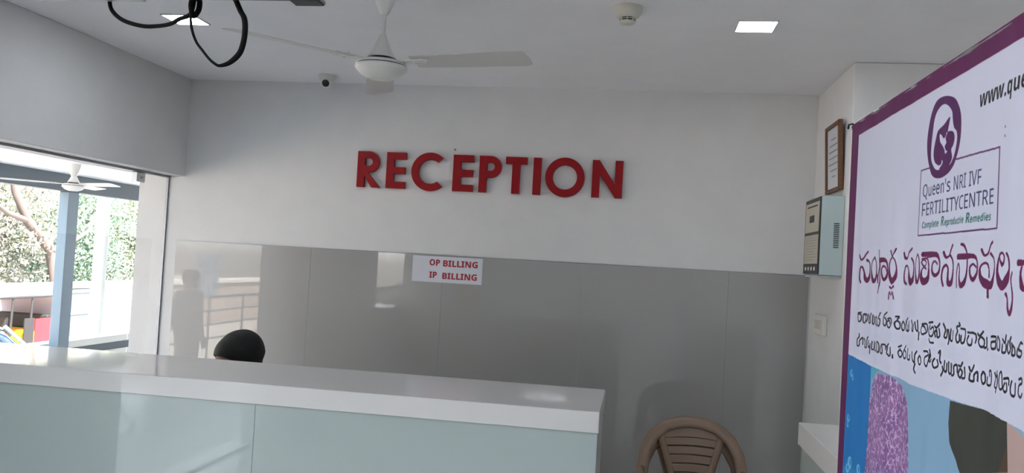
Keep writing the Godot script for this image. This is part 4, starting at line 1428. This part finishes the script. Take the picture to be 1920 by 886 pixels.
func receptionist() -> void:
	var o := thing("person", "seated person with short black hair behind the white counter", "person", Vector3(-1.785, 0, 1.3))
	# bowed over the desk, turned a little towards the glass; all joints from the person's own base
	var up := Vector3(-0.05, 0.93, 0.36).normalized()
	var fw := Vector3(-0.35, -0.36, 0.87)
	fw = (fw - up * fw.dot(up)).normalized()
	var hc := Vector3(0.0, 1.075, 0.045)
	var neck := Vector3(0.0, 0.95, -0.015)
	var chest := Vector3(0, 0.80, -0.07)
	var pel := Vector3(0, 0.52, -0.14)
	var torso := [[pel + Vector3(-0.07, 0, 0), pel + Vector3(0.07, 0, 0), 0.115, 0.115], [pel, chest, 0.12, 0.13], [chest + Vector3(-0.09, 0.03, 0), chest + Vector3(0.09, 0.03, 0), 0.09, 0.09], [Vector3(-0.15, 0.885, -0.05), Vector3(0.15, 0.885, -0.05), 0.06, 0.06]]
	var arms := []
	var legs := []
	for s in [-1.0, 1.0]:
		var sh := Vector3(s * 0.17, 0.88, -0.05)
		var el := Vector3(s * 0.235, 0.66, 0.12)
		var wr := Vector3(s * 0.12, 0.775, 0.485)
		arms.append([sh, el, 0.052, 0.042])
		arms.append([el, wr, 0.042, 0.028])
		var hp := Vector3(s * 0.09, 0.50, -0.12)
		var kn := Vector3(s * 0.12, 0.50, 0.28)
		var an := Vector3(s * 0.12, 0.09, 0.24)
		legs.append([hp, kn, 0.085, 0.06])
		legs.append([kn, an, 0.058, 0.038])
		legs.append([an + Vector3(0, -0.03, -0.02), an + Vector3(0, -0.055, 0.14), 0.036, 0.028])
	var b := MB.new()
	body_mesh(b, torso + arms + legs + [[neck + Vector3(0, -0.07, -0.02), hc - up * 0.06, 0.056, 0.05]] + head_prims(hc, fw, up), 0.0125, 0.035)
	for s in [-1.0, 1.0]:
		hand(b, Vector3(s * 0.12, 0.775, 0.485), Vector3(-s * 0.25, -0.03, 0.96).normalized(), Vector3.DOWN, Vector3(-s, 0, 0))
	var body := put("body", b, M.skin, o)
	face(body, hc, fw, up)
	var grown := func(a: Array, e: float) -> Array: return a.map(func(p): return [p[0], p[1], p[2] + e, p[3] + e])
	b = MB.new()
	var sleeves := [arms[0], arms[2]]
	body_mesh(b, grown.call(torso + sleeves, 0.012), 0.016, 0.035, [[Vector3(0, 0.955, 0), Vector3(0, 1, 0)]])
	put("shirt", b, M.teal_cloth, o)
	b = MB.new()
	body_mesh(b, grown.call([torso[0], legs[0], legs[1], legs[3], legs[4]], 0.014), 0.016, 0.03)
	put("trousers", b, M.dark_cloth, o)
	for s in [-1.0, 1.0]:
		var an := Vector3(s * 0.12, 0.09, 0.24)
		b = MB.new()
		body_mesh(b, [[an + Vector3(0, -0.04, -0.03), an + Vector3(0, -0.052, 0.15), 0.044, 0.036]], 0.01, 0.01, [[Vector3(0, 0.004, 0), Vector3(0, -1, 0)]])
		put("shoe", b, M.black_plastic, o)
	# hair: a cap over the crown, cut away in front of the face and below the nape
	b = MB.new()
	var sd := fw.cross(up).normalized()
	var hp := [[hc + up * 0.036 - fw * 0.035, hc + up * 0.036 + fw * 0.018, 0.096, 0.091], [hc + up * 0.0 - fw * 0.04, hc - up * 0.03 - fw * 0.045, 0.088, 0.07], [hc + sd * 0.02 + up * 0.075 - fw * 0.01, hc + sd * 0.05 + up * 0.04 - fw * 0.01, 0.052, 0.05], [hc - sd * 0.02 + up * 0.075 - fw * 0.01, hc - sd * 0.05 + up * 0.04 - fw * 0.01, 0.052, 0.05]]
	body_mesh(b, hp, 0.0055, 0.02, [[hc + up * 0.045 + fw * 0.078, (fw * 0.75 - up * 0.66).normalized()], [hc - up * 0.055, -up]])
	put("hair", b, M.hair, o)

func standing_person() -> void:
	var o := thing("person", "standing person in grey shirt and dark trousers on the veranda", "person", Vector3(-5.45, VF, 4.75), deg_to_rad(100.0))
	var hc := Vector3(0, 1.45, 0.02)
	var torso := [[Vector3(-0.08, 0.86, 0), Vector3(0.08, 0.86, 0), 0.105, 0.105], [Vector3(0, 0.9, 0), Vector3(0, 1.12, 0), 0.12, 0.125], [Vector3(-0.09, 1.16, 0), Vector3(0.09, 1.16, 0), 0.095, 0.095], [Vector3(-0.14, 1.25, -0.01), Vector3(0.14, 1.25, -0.01), 0.06, 0.06]]
	var arms := []
	var legs := []
	for s in [-1.0, 1.0]:
		arms.append([Vector3(s * 0.17, 1.24, -0.01), Vector3(s * 0.235, 0.97, -0.03), 0.05, 0.041])
		arms.append([Vector3(s * 0.235, 0.97, -0.03), Vector3(s * 0.225, 0.74, 0.05), 0.041, 0.027])
		legs.append([Vector3(s * 0.085, 0.82, 0), Vector3(s * 0.1, 0.44, 0.01), 0.085, 0.058])
		legs.append([Vector3(s * 0.1, 0.44, 0.01), Vector3(s * 0.105, 0.09, -0.01), 0.056, 0.038])
		legs.append([Vector3(s * 0.105, 0.05, -0.03), Vector3(s * 0.12, 0.032, 0.13), 0.036, 0.028])
	var b := MB.new()
	body_mesh(b, torso + arms + legs + [[Vector3(0, 1.26, -0.01), Vector3(0, 1.4, 0.0), 0.055, 0.05]] + head_prims(hc, Vector3.BACK, Vector3.UP), 0.0125, 0.035)
	for s in [-1.0, 1.0]:
		hand(b, Vector3(s * 0.225, 0.745, 0.05), Vector3(0, -0.97, 0.2).normalized(), Vector3(-s, 0, 0), Vector3.BACK)
	var body := put("body", b, M.skin, o)
	face(body, hc, Vector3.BACK, Vector3.UP)
	var grown := func(a: Array, e: float) -> Array: return a.map(func(p): return [p[0], p[1], p[2] + e, p[3] + e])
	b = MB.new()
	body_mesh(b, grown.call(torso + [arms[0], arms[2]], 0.014), 0.018, 0.035, [[Vector3(0, 1.32, 0), Vector3(0, 1, 0)]])
	put("shirt", b, M.grey_cloth, o)
	b = MB.new()
	body_mesh(b, grown.call([torso[0], legs[0], legs[1], legs[3], legs[4]], 0.016), 0.018, 0.03, [[Vector3(0, 0.96, 0), Vector3(0, 1, 0)]])
	put("trousers", b, M.dark_cloth, o)
	for s in [-1.0, 1.0]:
		b = MB.new()
		body_mesh(b, [[Vector3(s * 0.105, 0.045, -0.04), Vector3(s * 0.12, 0.035, 0.14), 0.043, 0.036]], 0.01, 0.01, [[Vector3(0, 0.003, 0), Vector3(0, -1, 0)]])
		put("shoe", b, M.black_plastic, o)
	b = MB.new()
	body_mesh(b, [[hc + Vector3(0, 0.036, -0.035), hc + Vector3(0, 0.036, 0.018), 0.094, 0.09], [hc + Vector3(0, 0, -0.04), hc + Vector3(0, -0.03, -0.045), 0.086, 0.07]], 0.008, 0.02, [[hc + Vector3(0, 0.045, 0.07), Vector3(0, -0.66, 0.75)], [hc + Vector3(0, -0.055, 0), Vector3.DOWN]])
	put("hair", b, M.hair, o)

# ---- veranda ----------------------------------------------------------------------------------------------------
func veranda() -> void:
	struct(put("veranda_floor", bx(Vector3(-6.7, GY, -12), Vector3(XO, VF, 24), 0.0), M.stone_floor))
	struct(put("veranda_ceiling", bx(Vector3(-6.5, VC, -12), Vector3(XO, CEIL + 0.2, 24), 0.0), M.ceiling_paint))
	struct(put("wall_outer", bx(Vector3(XO, VF, -12), Vector3(XO + 0.2, 3.0, -0.2), 0.0), M.wall_paint))
	struct(put("wall_outer_end", bx(Vector3(XO, VF, 8.7), Vector3(XO + 0.2, 3.0, 24), 0.0), M.wall_paint))
	tag(put("edge_beam", bx(Vector3(-6.42, 2.1, -12), Vector3(-6.28, VC, 24), 0.004), M.beam_paint), "dark blue-grey steel beam along the veranda edge", "beam")
	var n := 0
	for z in [-3.6, 1.9, 10.4]:
		var o := thing("veranda_post", ["blue-grey square steel post under the veranda beam beside the parapet", "blue-grey steel post under the veranda beam between parapet and railing", "blue-grey steel post at the far end of the steel railing"][n], "post", Vector3(-6.35, VF, z), 0.0, "veranda posts")
		put("shaft", bx(Vector3(-0.06, 0.012, -0.09), Vector3(0.06, 2.1 - VF, 0.09), 0.006), M.blue_grey_paint, o)
		put("base_plate", bx(Vector3(-0.1, 0, -0.14), Vector3(0.1, 0.012, 0.14), 0.003), M.blue_grey_paint, o)
		n += 1
	var p := thing("veranda_parapet", "low white parapet with dark rail along the veranda edge", "parapet", Vector3(-6.57, VF, 0))
	put("wall", bx(Vector3(-0.06, 0, -11.9), Vector3(0.06, 0.5, 1.7), 0.004), M.white_outdoor, p)
	put("coping", bx(Vector3(-0.09, 0.6, -11.9), Vector3(0.09, 0.685, 1.7), 0.006), M.white_outdoor, p)
	put("rail", bx(Vector3(-0.03, 0.5, -11.9), Vector3(0.03, 0.6, 1.7), 0.004), M.beam_paint, p)
	var q := thing("veranda_parapet", "waist-high white parapet added beyond the steel railing to darken its reflection", "parapet", Vector3(-6.57, VF, 0))
	put("wall", bx(Vector3(-0.06, 0, 10.6), Vector3(0.06, 1.0, 23.9), 0.004), M.white_outdoor, q)  # unseen parapet, added to darken the bright band mirrored in the cladding
	put("coping", bx(Vector3(-0.09, 1.0, 10.6), Vector3(0.09, 1.07, 23.9), 0.006), M.white_outdoor, q)
	# stainless railing further along
	var r := thing("steel_railing", "stainless steel railing with four bars along the veranda edge", "railing", Vector3(-6.38, VF, 0))
	var b: MB
	for y in [1.1, 0.89, 0.68, 0.47]:
		b = MB.new()
		b.tube([Vector3(0, y, 2.1), Vector3(0, y, 10.2)], 0.024 if y > 1.0 else 0.015, 10)
		put("bar", b, M.steel, r)
	for z in [2.1, 3.7, 5.35, 7.0, 8.1, 9.2, 10.2]:
		b = MB.new()
		b.tube([Vector3(0, 0, z), Vector3(0, 1.1, z)], 0.02, 10)
		put("upright", b, M.steel, r)
	tag(put("blue_notice_sheet", sheet_mesh(), M.light_blue_flex), "light blue printed sheet tied to the steel railing", "banner")
	# fan
	fan("white ceiling fan under the veranda roof", Vector3(-5.32, VC, -2.25), deg_to_rad(-18.7), 0.13)
	standing_person()
	bench()
	# post of white painted pipe just outside
	var w := thing("white_pipe_column", "round white pipe column standing outside the veranda", "column", Vector3(-7.0, GY, -5.17))
	b = MB.new()
	b.lathe([[0.0, 4.6], [0.085, 4.6], [0.085, 0.0]], 20)
	put("pipe", b, M.white_outdoor, w)
	put("footing", bx(Vector3(-0.18, 0, -0.18), Vector3(0.18, 0.12, 0.18), 0.01), M.white_outdoor, w)

func sheet_mesh() -> MB:
	# thin printed cloth, slightly bellied between its ties
	var b := MB.new()
	var rows := []
	for i in 7:
		var r := []
		for j in 9:
			r.append(Vector3(-6.345 + 0.012 * sin(PI * i / 6.0) * sin(PI * j / 8.0), lerpf(1.46, 0.81, i / 6.0), lerpf(6.47, 7.17, j / 8.0)))
		rows.append(r)
	b.grid(rows)
	return b

func bench() -> void:
	var o := thing("waiting_bench", "steel three-seat waiting bench standing on the veranda", "bench", Vector3(-5.3, VF, 8.3), deg_to_rad(90.0))
	var b := MB.new()
	b.tube([Vector3(-0.85, 0.36, 0), Vector3(0.85, 0.36, 0)], 0.026, 10)
	put("beam", b, M.chrome, o)
	for x in [-0.6, 0.6]:
		b = MB.new()
		b.tube([Vector3(x, 0.03, -0.26), Vector3(x, 0.1, -0.16), Vector3(x, 0.34, -0.02), Vector3(x, 0.34, 0.04), Vector3(x, 0.1, 0.2), Vector3(x, 0.03, 0.3)], 0.022, 10)
		put("leg", b, M.chrome, o)
		for z in [-0.27, 0.31]:
			b = MB.new()
			b.lathe([[0.0, 0.035], [0.02, 0.035], [0.024, 0.02], [0.024, 0.0], [0.0, 0.0]], 12, Vector3(x, 0, z))
			put("foot", b, M.black_plastic, o)
	for k in 3:
		var x := -0.58 + 0.58 * k
		var rows := []
		for q in [[0.24, 0.41], [0.2, 0.435], [0.0, 0.425], [-0.16, 0.42], [-0.22, 0.45], [-0.25, 0.55], [-0.3, 0.72], [-0.34, 0.85]]:
			rows.append([Vector3(x - 0.25, q[1], q[0]), Vector3(x, q[1] - 0.008, q[0]), Vector3(x + 0.25, q[1], q[0])])
		b = MB.new()
		b.grid(rows, 0.006)
		put("seat_shell", b, M.steel, o)
	for x in [-0.87, -0.29, 0.29, 0.87]:
		b = MB.new()
		b.tube([Vector3(x, 0.4, -0.2), Vector3(x, 0.6, -0.22), Vector3(x, 0.62, 0.1), Vector3(x, 0.6, 0.16), Vector3(x, 0.4, 0.12)], 0.014, 8)
		put("armrest", b, M.steel, o)

# ---- street -----------------------------------------------------------------------------------------------------
func street() -> void:
	struct(put("ground", bx(Vector3(-60, GY - 0.3, -60), Vector3(40, GY, 60), 0.0), M.street))
	struct(put("roof_slab", bx(Vector3(XO, CEIL + 0.2, -12), Vector3(5, 3.2, 24), 0.0), M.white_outdoor))
	struct(put("veranda_roof", bx(Vector3(-6.5, CEIL + 0.2, -12), Vector3(XO, 3.2, 24), 0.0), M.white_outdoor))
	var w := thing("compound_wall", "stained pale plaster wall with white coping across the street", "wall", Vector3(-14.2, GY, 0))
	put("wall", bx(Vector3(-0.12, 0, -45), Vector3(0.12, 1.42, 30), 0.01), M.compound_plaster, w)
	put("coping", bx(Vector3(-0.2, 1.42, -45), Vector3(0.2, 1.56, 30), 0.01), M.white_outdoor, w)
	var g := thing("metal_gate", "grey sheet metal gate set in the pale compound wall", "gate", Vector3(-14.05, GY, -14.65))
	put("leaf", bx(Vector3(-0.02, 0.05, -0.42), Vector3(0.02, 1.4, 0.42), 0.004), M.beam_paint, g)
	for y in [0.15, 0.75, 1.3]:
		put("brace", bx(Vector3(0.02, y, -0.42), Vector3(0.045, y + 0.05, 0.42), 0.003), M.blue_grey_paint, g)
	auto(Vector3(-11.3, GY, -8.15), "yellow auto rickshaw with red seat parked across the street", true)
	auto(Vector3(-11.6, GY, -4.6), "yellow auto rickshaw parked in front of the red-seated one", false)
	car()
	# trees behind the wall; the last three are unseen, added to shade the sky
	var rng := RandomNumberGenerator.new()
	rng.seed = 77
	var k := 0
	for a in [[-16.4, -11.0, 5.2, 2.0, 0], [-16.8, -14.6, 5.6, 2.1, 1], [-17.4, -18.0, 5.0, 2.3, 2], [-17.0, -22.0, 6.0, 2.5, 0], [-19.5, -13.2, 7.0, 2.6, 1], [-20.5, -17.8, 7.4, 2.8, 2], [-21.5, -23.5, 7.0, 3.0, 1], [-18.0, -8.0, 6.2, 2.4, 2], [-17.5, -3.5, 6.6, 2.6, 0], [-18.0, 1.5, 6.4, 2.6, 1], [-17.5, 6.5, 6.8, 2.7, 2]]:
		tree(Vector3(a[0], GY, a[1]), a[2], a[3], a[4], rng, ["dusty dense tree behind the compound wall beside the leaning trunk", "pale green bushy tree behind the compound wall by the gate", "dark green tree behind the white pipe column", "grey-green tree behind the far stretch of compound wall", "tall dusty tree in the second row behind the gate", "tall dark tree in the second row behind the pipe column", "tall pale tree far down the second row of trees", "dark bushy tree behind the second rickshaw", "dusty broad tree added opposite the reception glass to shade the sky", "pale green tree added opposite the steel railing to shade the sky", "dark green tree added opposite the waiting bench to shade the sky"][k])
		k += 1
	# bare leaning trunk that forks
	var t := thing("leaning_tree", "bare grey tree trunk leaning over the compound wall with forked limbs", "tree", Vector3(-14.9, GY, -14.6))
	var b := MB.new()
	b.tube([Vector3(0.1, 0, -0.25), Vector3(0.1, 1.5, -0.2), Vector3(0, 2.35, 0.0), Vector3(0, 2.7, 0.45), Vector3(0, 3.05, 0.9), Vector3(0, 3.72, 1.35), Vector3(0, 4.8, 1.75), Vector3(0, 6.0, 1.8)], [0.17, 0.15, 0.14, 0.12, 0.11, 0.1, 0.07, 0.03], 12)
	put("trunk", b, M.bark, t)
	for q in [[[0, 2.3, 0.0], [0.1, 2.5, -0.5], [0.2, 2.9, -1.2], [0.1, 3.6, -1.7]], [[0, 3.05, 0.9], [0.1, 3.2, 1.7], [0.1, 3.6, 2.5]], [[0, 3.72, 1.35], [0.2, 4.3, 0.8], [0.2, 5.2, 0.5]]]:
		b = MB.new()
		var pth := []
		for e in q: pth.append(Vector3(e[0], e[1], e[2]))
		b.tube(pth, range(pth.size()).map(func(i): return 0.085 - 0.02 * i), 8)
		put("limb", b, M.bark, t)

func leaf_cluster(rng: RandomNumberGenerator) -> ArrayMesh:
	var b := MB.new()
	for i in 14:
		var c := Vector3(rng.randf_range(-1, 1), rng.randf_range(-1, 1), rng.randf_range(-1, 1)) * 0.17
		var d := Vector3(rng.randfn(), rng.randfn() - 0.3, rng.randfn()).normalized()
		var s := d.cross(Vector3(rng.randfn(), rng.randfn(), rng.randfn())).normalized()
		var nn := d.cross(s).normalized()
		var L := rng.randf_range(0.07, 0.13)
		var W := L * 0.24
		b.quad(c, c + d * L * 0.45 + s * W, c + d * L, c + d * L * 0.45 - s * W, nn)
	return b.mesh()

func tree(at: Vector3, h: float, r: float, kind: int, rng: RandomNumberGenerator, label: String) -> void:
	var o := thing("street_tree", label, "tree", at, 0.0, "trees behind the compound wall")
	var b := MB.new()
	b.tube([Vector3.ZERO, Vector3(0.06, h * 0.3, 0.05), Vector3(-0.05, h * 0.6, 0.1)], [0.16, 0.12, 0.06], 8)
	put("trunk", b, M.bark, o)
	for k in 4:
		b = MB.new()
		var a := TAU * k / 4.0 + rng.randf()
		b.tube([Vector3(0.03, h * 0.35, 0.05), Vector3(cos(a) * r * 0.35, h * 0.55, sin(a) * r * 0.35), Vector3(cos(a) * r * 0.7, h * 0.75, sin(a) * r * 0.7)], [0.07, 0.045, 0.015], 6)
		put("limb", b, M.bark, o)
	var mm := MultiMesh.new()
	mm.transform_format = MultiMesh.TRANSFORM_3D
	mm.mesh = leaf_cluster(rng)
	var n := int(520 * r * r / 4.0 * h / 5.0) * 2
	mm.instance_count = n
	for i in n:
		var d := Vector3(rng.randfn(), rng.randfn(), rng.randfn()).normalized() * pow(rng.randf(), 0.42)
		var p := Vector3(d.x * r, h * 0.56 + d.y * h * 0.44, d.z * r)
		var lump := 1.0 + 0.22 * sin(p.x * 3.1 + p.y * 2.3) * cos(p.z * 2.7 - p.y * 1.9)
		p = Vector3(p.x * lump, p.y, p.z * lump)
		mm.set_instance_transform(i, Transform3D(Basis(Quaternion.from_euler(Vector3(rng.randf() * TAU, rng.randf() * TAU, rng.randf() * TAU))).scaled(Vector3.ONE * rng.randf_range(0.8, 1.5)), p))
	var f := MultiMeshInstance3D.new()
	f.name = "foliage"
	f.multimesh = mm
	f.material_override = M["leaf_%d" % kind]
	f.set_meta("kind", "stuff")
	o.add_child(f)

func wheel(parent: Node3D, c: Vector3, r: float, w: float, called := "wheel") -> void:
	var b := MB.new()
	b.t = Transform3D(Basis(Vector3.BACK, PI / 2), c)
	b.lathe([[r * 0.55, w / 2], [r * 0.85, w / 2], [r, w / 2 - 0.02], [r, -w / 2 + 0.02], [r * 0.85, -w / 2], [r * 0.55, -w / 2]], 24)
	var o := put(called, b, M.tyre, parent)
	b = MB.new()
	b.t = Transform3D(Basis(Vector3.BACK, PI / 2), c)
	b.lathe([[0.0, w / 2 - 0.02], [r * 0.2, w / 2 - 0.015], [r * 0.56, w / 2 - 0.03], [r * 0.56, -w / 2 + 0.03], [0.0, -w / 2 + 0.02]], 18)
	put("rim", b, M.dull_steel, o)

func auto(at: Vector3, label: String, red: bool) -> void:
	# front towards +z, 2.6 m long, 1.3 m wide, 1.7 m high; origin under its middle
	var o := thing("auto_rickshaw", label, "rickshaw", at, 0.0, "auto rickshaws in the street")
	var side := func(pts: Array, x0: float, x1: float, called: String, m: Material, parent: Node3D) -> MeshInstance3D:
		var b := MB.new()
		b.t = Transform3D(Basis(Vector3.UP, -PI / 2), Vector3.ZERO)   # outline in z, y
		b.prism(PackedVector2Array(pts.map(func(e): return Vector2(e[0], e[1]))), -x1, -x0)
		return put(called, b, m, parent)
	var body: MeshInstance3D = side.call([[-1.28, 0.35], [-1.3, 0.75], [-1.24, 0.98], [-0.55, 0.98], [-0.42, 0.62], [0.35, 0.52], [0.5, 0.36], [-0.2, 0.26], [-1.1, 0.26]], -0.63, 0.63, "body", M.auto_yellow, o)
	side.call([[0.55, 0.36], [0.62, 0.95], [0.8, 0.98], [1.08, 0.82], [1.16, 0.5], [1.05, 0.36]], -0.36, 0.36, "front_cowl", M.auto_yellow, o)
	side.call([[0.35, 0.3], [-0.45, 0.3], [-0.45, 0.36], [0.5, 0.36], [0.95, 0.36], [0.95, 0.3]], -0.55, 0.55, "floor_pan", M.auto_black, o)
	# canopy
	var rows := []
	for q in [[-1.27, 0.96], [-1.3, 1.3], [-1.24, 1.58], [-1.05, 1.69], [-0.4, 1.72], [0.3, 1.7], [0.72, 1.62]]:
		var r := []
		for j in 9:
			var x := lerpf(-0.62, 0.62, j / 8.0)
			r.append(Vector3(x, q[1] - 0.1 * pow(absf(x) / 0.62, 3) * (1.0 if q[1] > 1.5 else 0.0), q[0]))
		rows.append(r)
	var b := MB.new()
	b.grid(rows, 0.02)
	put("canopy", b, M.auto_hood, o)
	for s in [-1.0, 1.0]:
		b = MB.new()
		b.tube([Vector3(s * 0.6, 0.9, 0.62), Vector3(s * 0.6, 1.55, 0.72), Vector3(s * 0.56, 1.62, 0.72)], 0.03, 8)
		put("windscreen_post", b, M.auto_yellow, o)
		for z in [-0.5, -0.02]:
			b = MB.new()
			b.tube([Vector3(s * 0.62, 0.62, z), Vector3(s * 0.61, 1.6, z - 0.05)], 0.02, 8)
			put("pillar", b, M.auto_black, o)
		b = MB.new()
		b.tube([Vector3(s * 0.62, 1.6, -1.2), Vector3(s * 0.62, 1.6, 0.7)], 0.022, 8)
		put("roof_rail", b, M.auto_black, o)
	b = MB.new()
	b.tube([Vector3(-0.58, 1.62, 0.72), Vector3(0.58, 1.62, 0.72)], 0.03, 8)
	put("windscreen_post", b, M.auto_yellow, o)
	b = MB.new()
	b.quad(Vector3(-0.57, 0.95, 0.63), Vector3(0.57, 0.95, 0.63), Vector3(0.54, 1.6, 0.72), Vector3(-0.54, 1.6, 0.72), Vector3(0, -0.1, 1).normalized())
	put("windscreen", b, M.clear_pane, o)
	put("seat_cushion", bx(Vector3(-0.56, 0.62, -1.05), Vector3(0.56, 0.8, -0.5), 0.03), M.auto_red if red else M.auto_black, o)
	put("seat_back", bx(Vector3(-0.58, 0.98, -1.14), Vector3(0.58, 1.25, -1.0), 0.03), M.auto_black, o)
	put("driver_seat", bx(Vector3(-0.32, 0.62, -0.1), Vector3(0.32, 0.78, 0.25), 0.03), M.auto_black, o)
	put("driver_backrest", bx(Vector3(-0.45, 0.85, -0.2), Vector3(0.45, 1.25, -0.12), 0.02), M.auto_black, o)
	put("side_sheet", bx(Vector3(0.6, 0.72, 0.35), Vector3(0.625, 1.0, 0.6), 0.004), M.teal_sheet, o)
	if red:
		put("red_side_flap", bx(Vector3(0.615, 0.75, -1.15), Vector3(0.64, 1.2, -0.62), 0.004), M.auto_red, o)
		put("black_side_flap", bx(Vector3(0.615, 0.72, -0.6), Vector3(0.64, 1.22, -0.35), 0.004), M.auto_black, o)
	wheel(o, Vector3(0.52, 0.21, -0.85), 0.21, 0.11)
	wheel(o, Vector3(-0.52, 0.21, -0.85), 0.21, 0.11)
	wheel(o, Vector3(0, 0.21, 1.0), 0.21, 0.11)
	for s in [-1.0, 1.0]:
		put("tail_lamp", bx(Vector3(s * 0.5 - 0.06, 0.6, -1.32), Vector3(s * 0.5 + 0.06, 0.68, -1.28), 0.01), M.tail_lamp, body)

func car() -> void:
	# front towards -z
	var o := thing("parked_car", "pale blue hatchback car parked beside the veranda", "car", Vector3(-9.3, GY, -5.35))
	var shell := func(sec: Array, called: String, m: Material) -> MeshInstance3D:
		# sec: [z, y low, y high, half width low, half width high]
		var b := MB.new()
		var rows := []
		for s in sec:
			var r := []
			for q in [[-1, 0.0], [-1.0, 0.35], [-0.99, 0.7], [-0.93, 0.92], [-0.8, 1.0], [0, 1.02], [0.8, 1.0], [0.93, 0.92], [0.99, 0.7], [1.0, 0.35], [1, 0.0]]:
				var hw: float = lerpf(s[3], s[4], clampf(q[1], 0, 1))
				r.append(Vector3(q[0] * hw, lerpf(s[1], s[2], q[1]), s[0]))
			rows.append(r)
		b.grid(rows, 0.0)
		for e in [0, rows.size() - 1]:
			var nn := Vector3(0, 0, -1 if e == 0 else 1)
			for i in range(1, 10):
				b.tri(rows[e][0], rows[e][i], rows[e][i + 1], nn, nn, nn)
		return put(called, b, m, o)
	shell.call([[-1.86, 0.3, 0.58, 0.5, 0.42], [-1.82, 0.24, 0.68, 0.68, 0.6], [-1.6, 0.22, 0.8, 0.77, 0.7], [-1.0, 0.22, 0.92, 0.79, 0.74], [-0.7, 0.22, 0.97, 0.8, 0.75], [0.6, 0.22, 0.98, 0.8, 0.75], [1.5, 0.24, 0.98, 0.79, 0.74], [1.78, 0.26, 0.9, 0.76, 0.7], [1.84, 0.32, 0.8, 0.7, 0.62]], "body", M.car_paint)
	shell.call([[-0.85, 0.93, 0.95, 0.72, 0.68], [-0.35, 0.93, 1.36, 0.73, 0.56], [-0.1, 0.93, 1.44, 0.73, 0.57], [0.6, 0.93, 1.46, 0.73, 0.57], [1.3, 0.93, 1.4, 0.73, 0.56], [1.66, 0.93, 1.0, 0.7, 0.64]], "cabin", M.car_glass)
	var rf := MB.new()
	var rows := []
	for q in [[-0.34, 1.375], [-0.1, 1.455], [0.6, 1.475], [1.28, 1.42]]:
		rows.append([Vector3(-0.54, q[1] - 0.02, q[0]), Vector3(0, q[1] + 0.01, q[0]), Vector3(0.54, q[1] - 0.02, q[0])])
	rf.grid(rows, 0.02)
	put("roof", rf, M.car_paint, o)
	for s in [-1.0, 1.0]:
		for pth in [[[0.7, 0.95, -0.84], [0.56, 1.4, -0.33]], [[0.74, 0.95, 0.3], [0.585, 1.44, 0.3]], [[0.72, 0.96, 1.5], [0.57, 1.4, 1.2]]]:
			var b := MB.new()
			b.tube(pth.map(func(e): return Vector3(s * e[0], e[1], e[2])), 0.028, 8)
			put("window_pillar", b, M.car_paint, o)
		var mb := MB.new()
		mb.box(Vector3(s * 0.86, 1.0, -0.6), Vector3(0.16, 0.11, 0.09), 0.03)
		put("wing_mirror", mb, M.car_paint, o)
		var hl := MB.new()
		hl.box(Vector3(s * 0.56, 0.68, -1.74), Vector3(0.24, 0.12, 0.14), 0.04)
		put("headlamp", hl, M.steel, o)
		for z in [-1.15, 1.15]:
			wheel(o, Vector3(s * 0.72, 0.29, z), 0.29, 0.17)

# ---- behind the camera ------------------------------------------------------------------------------------------
func rear_things() -> void:
	var o := thing("wooden_louvre", "small tan wooden louvred hatch on the rear wall", "hatch", Vector3(-2.68, 0.8, 8.5))
	for e in [[Vector3(-0.16, 0, -0.03), Vector3(0.16, 0.02, 0)], [Vector3(-0.16, 0.38, -0.03), Vector3(0.16, 0.4, 0)], [Vector3(-0.16, 0.02, -0.03), Vector3(-0.14, 0.38, 0)], [Vector3(0.14, 0.02, -0.03), Vector3(0.16, 0.38, 0)]]:
		put("frame_bar", bx(e[0], e[1], 0.002), M.tan_wood, o)
	for k in 9:
		put("louvre", bx(Vector3(-0.14 + k * 0.0311, 0.02, -0.022), Vector3(-0.14 + k * 0.0311 + 0.022, 0.38, -0.006), 0.002), M.tan_wood, o)
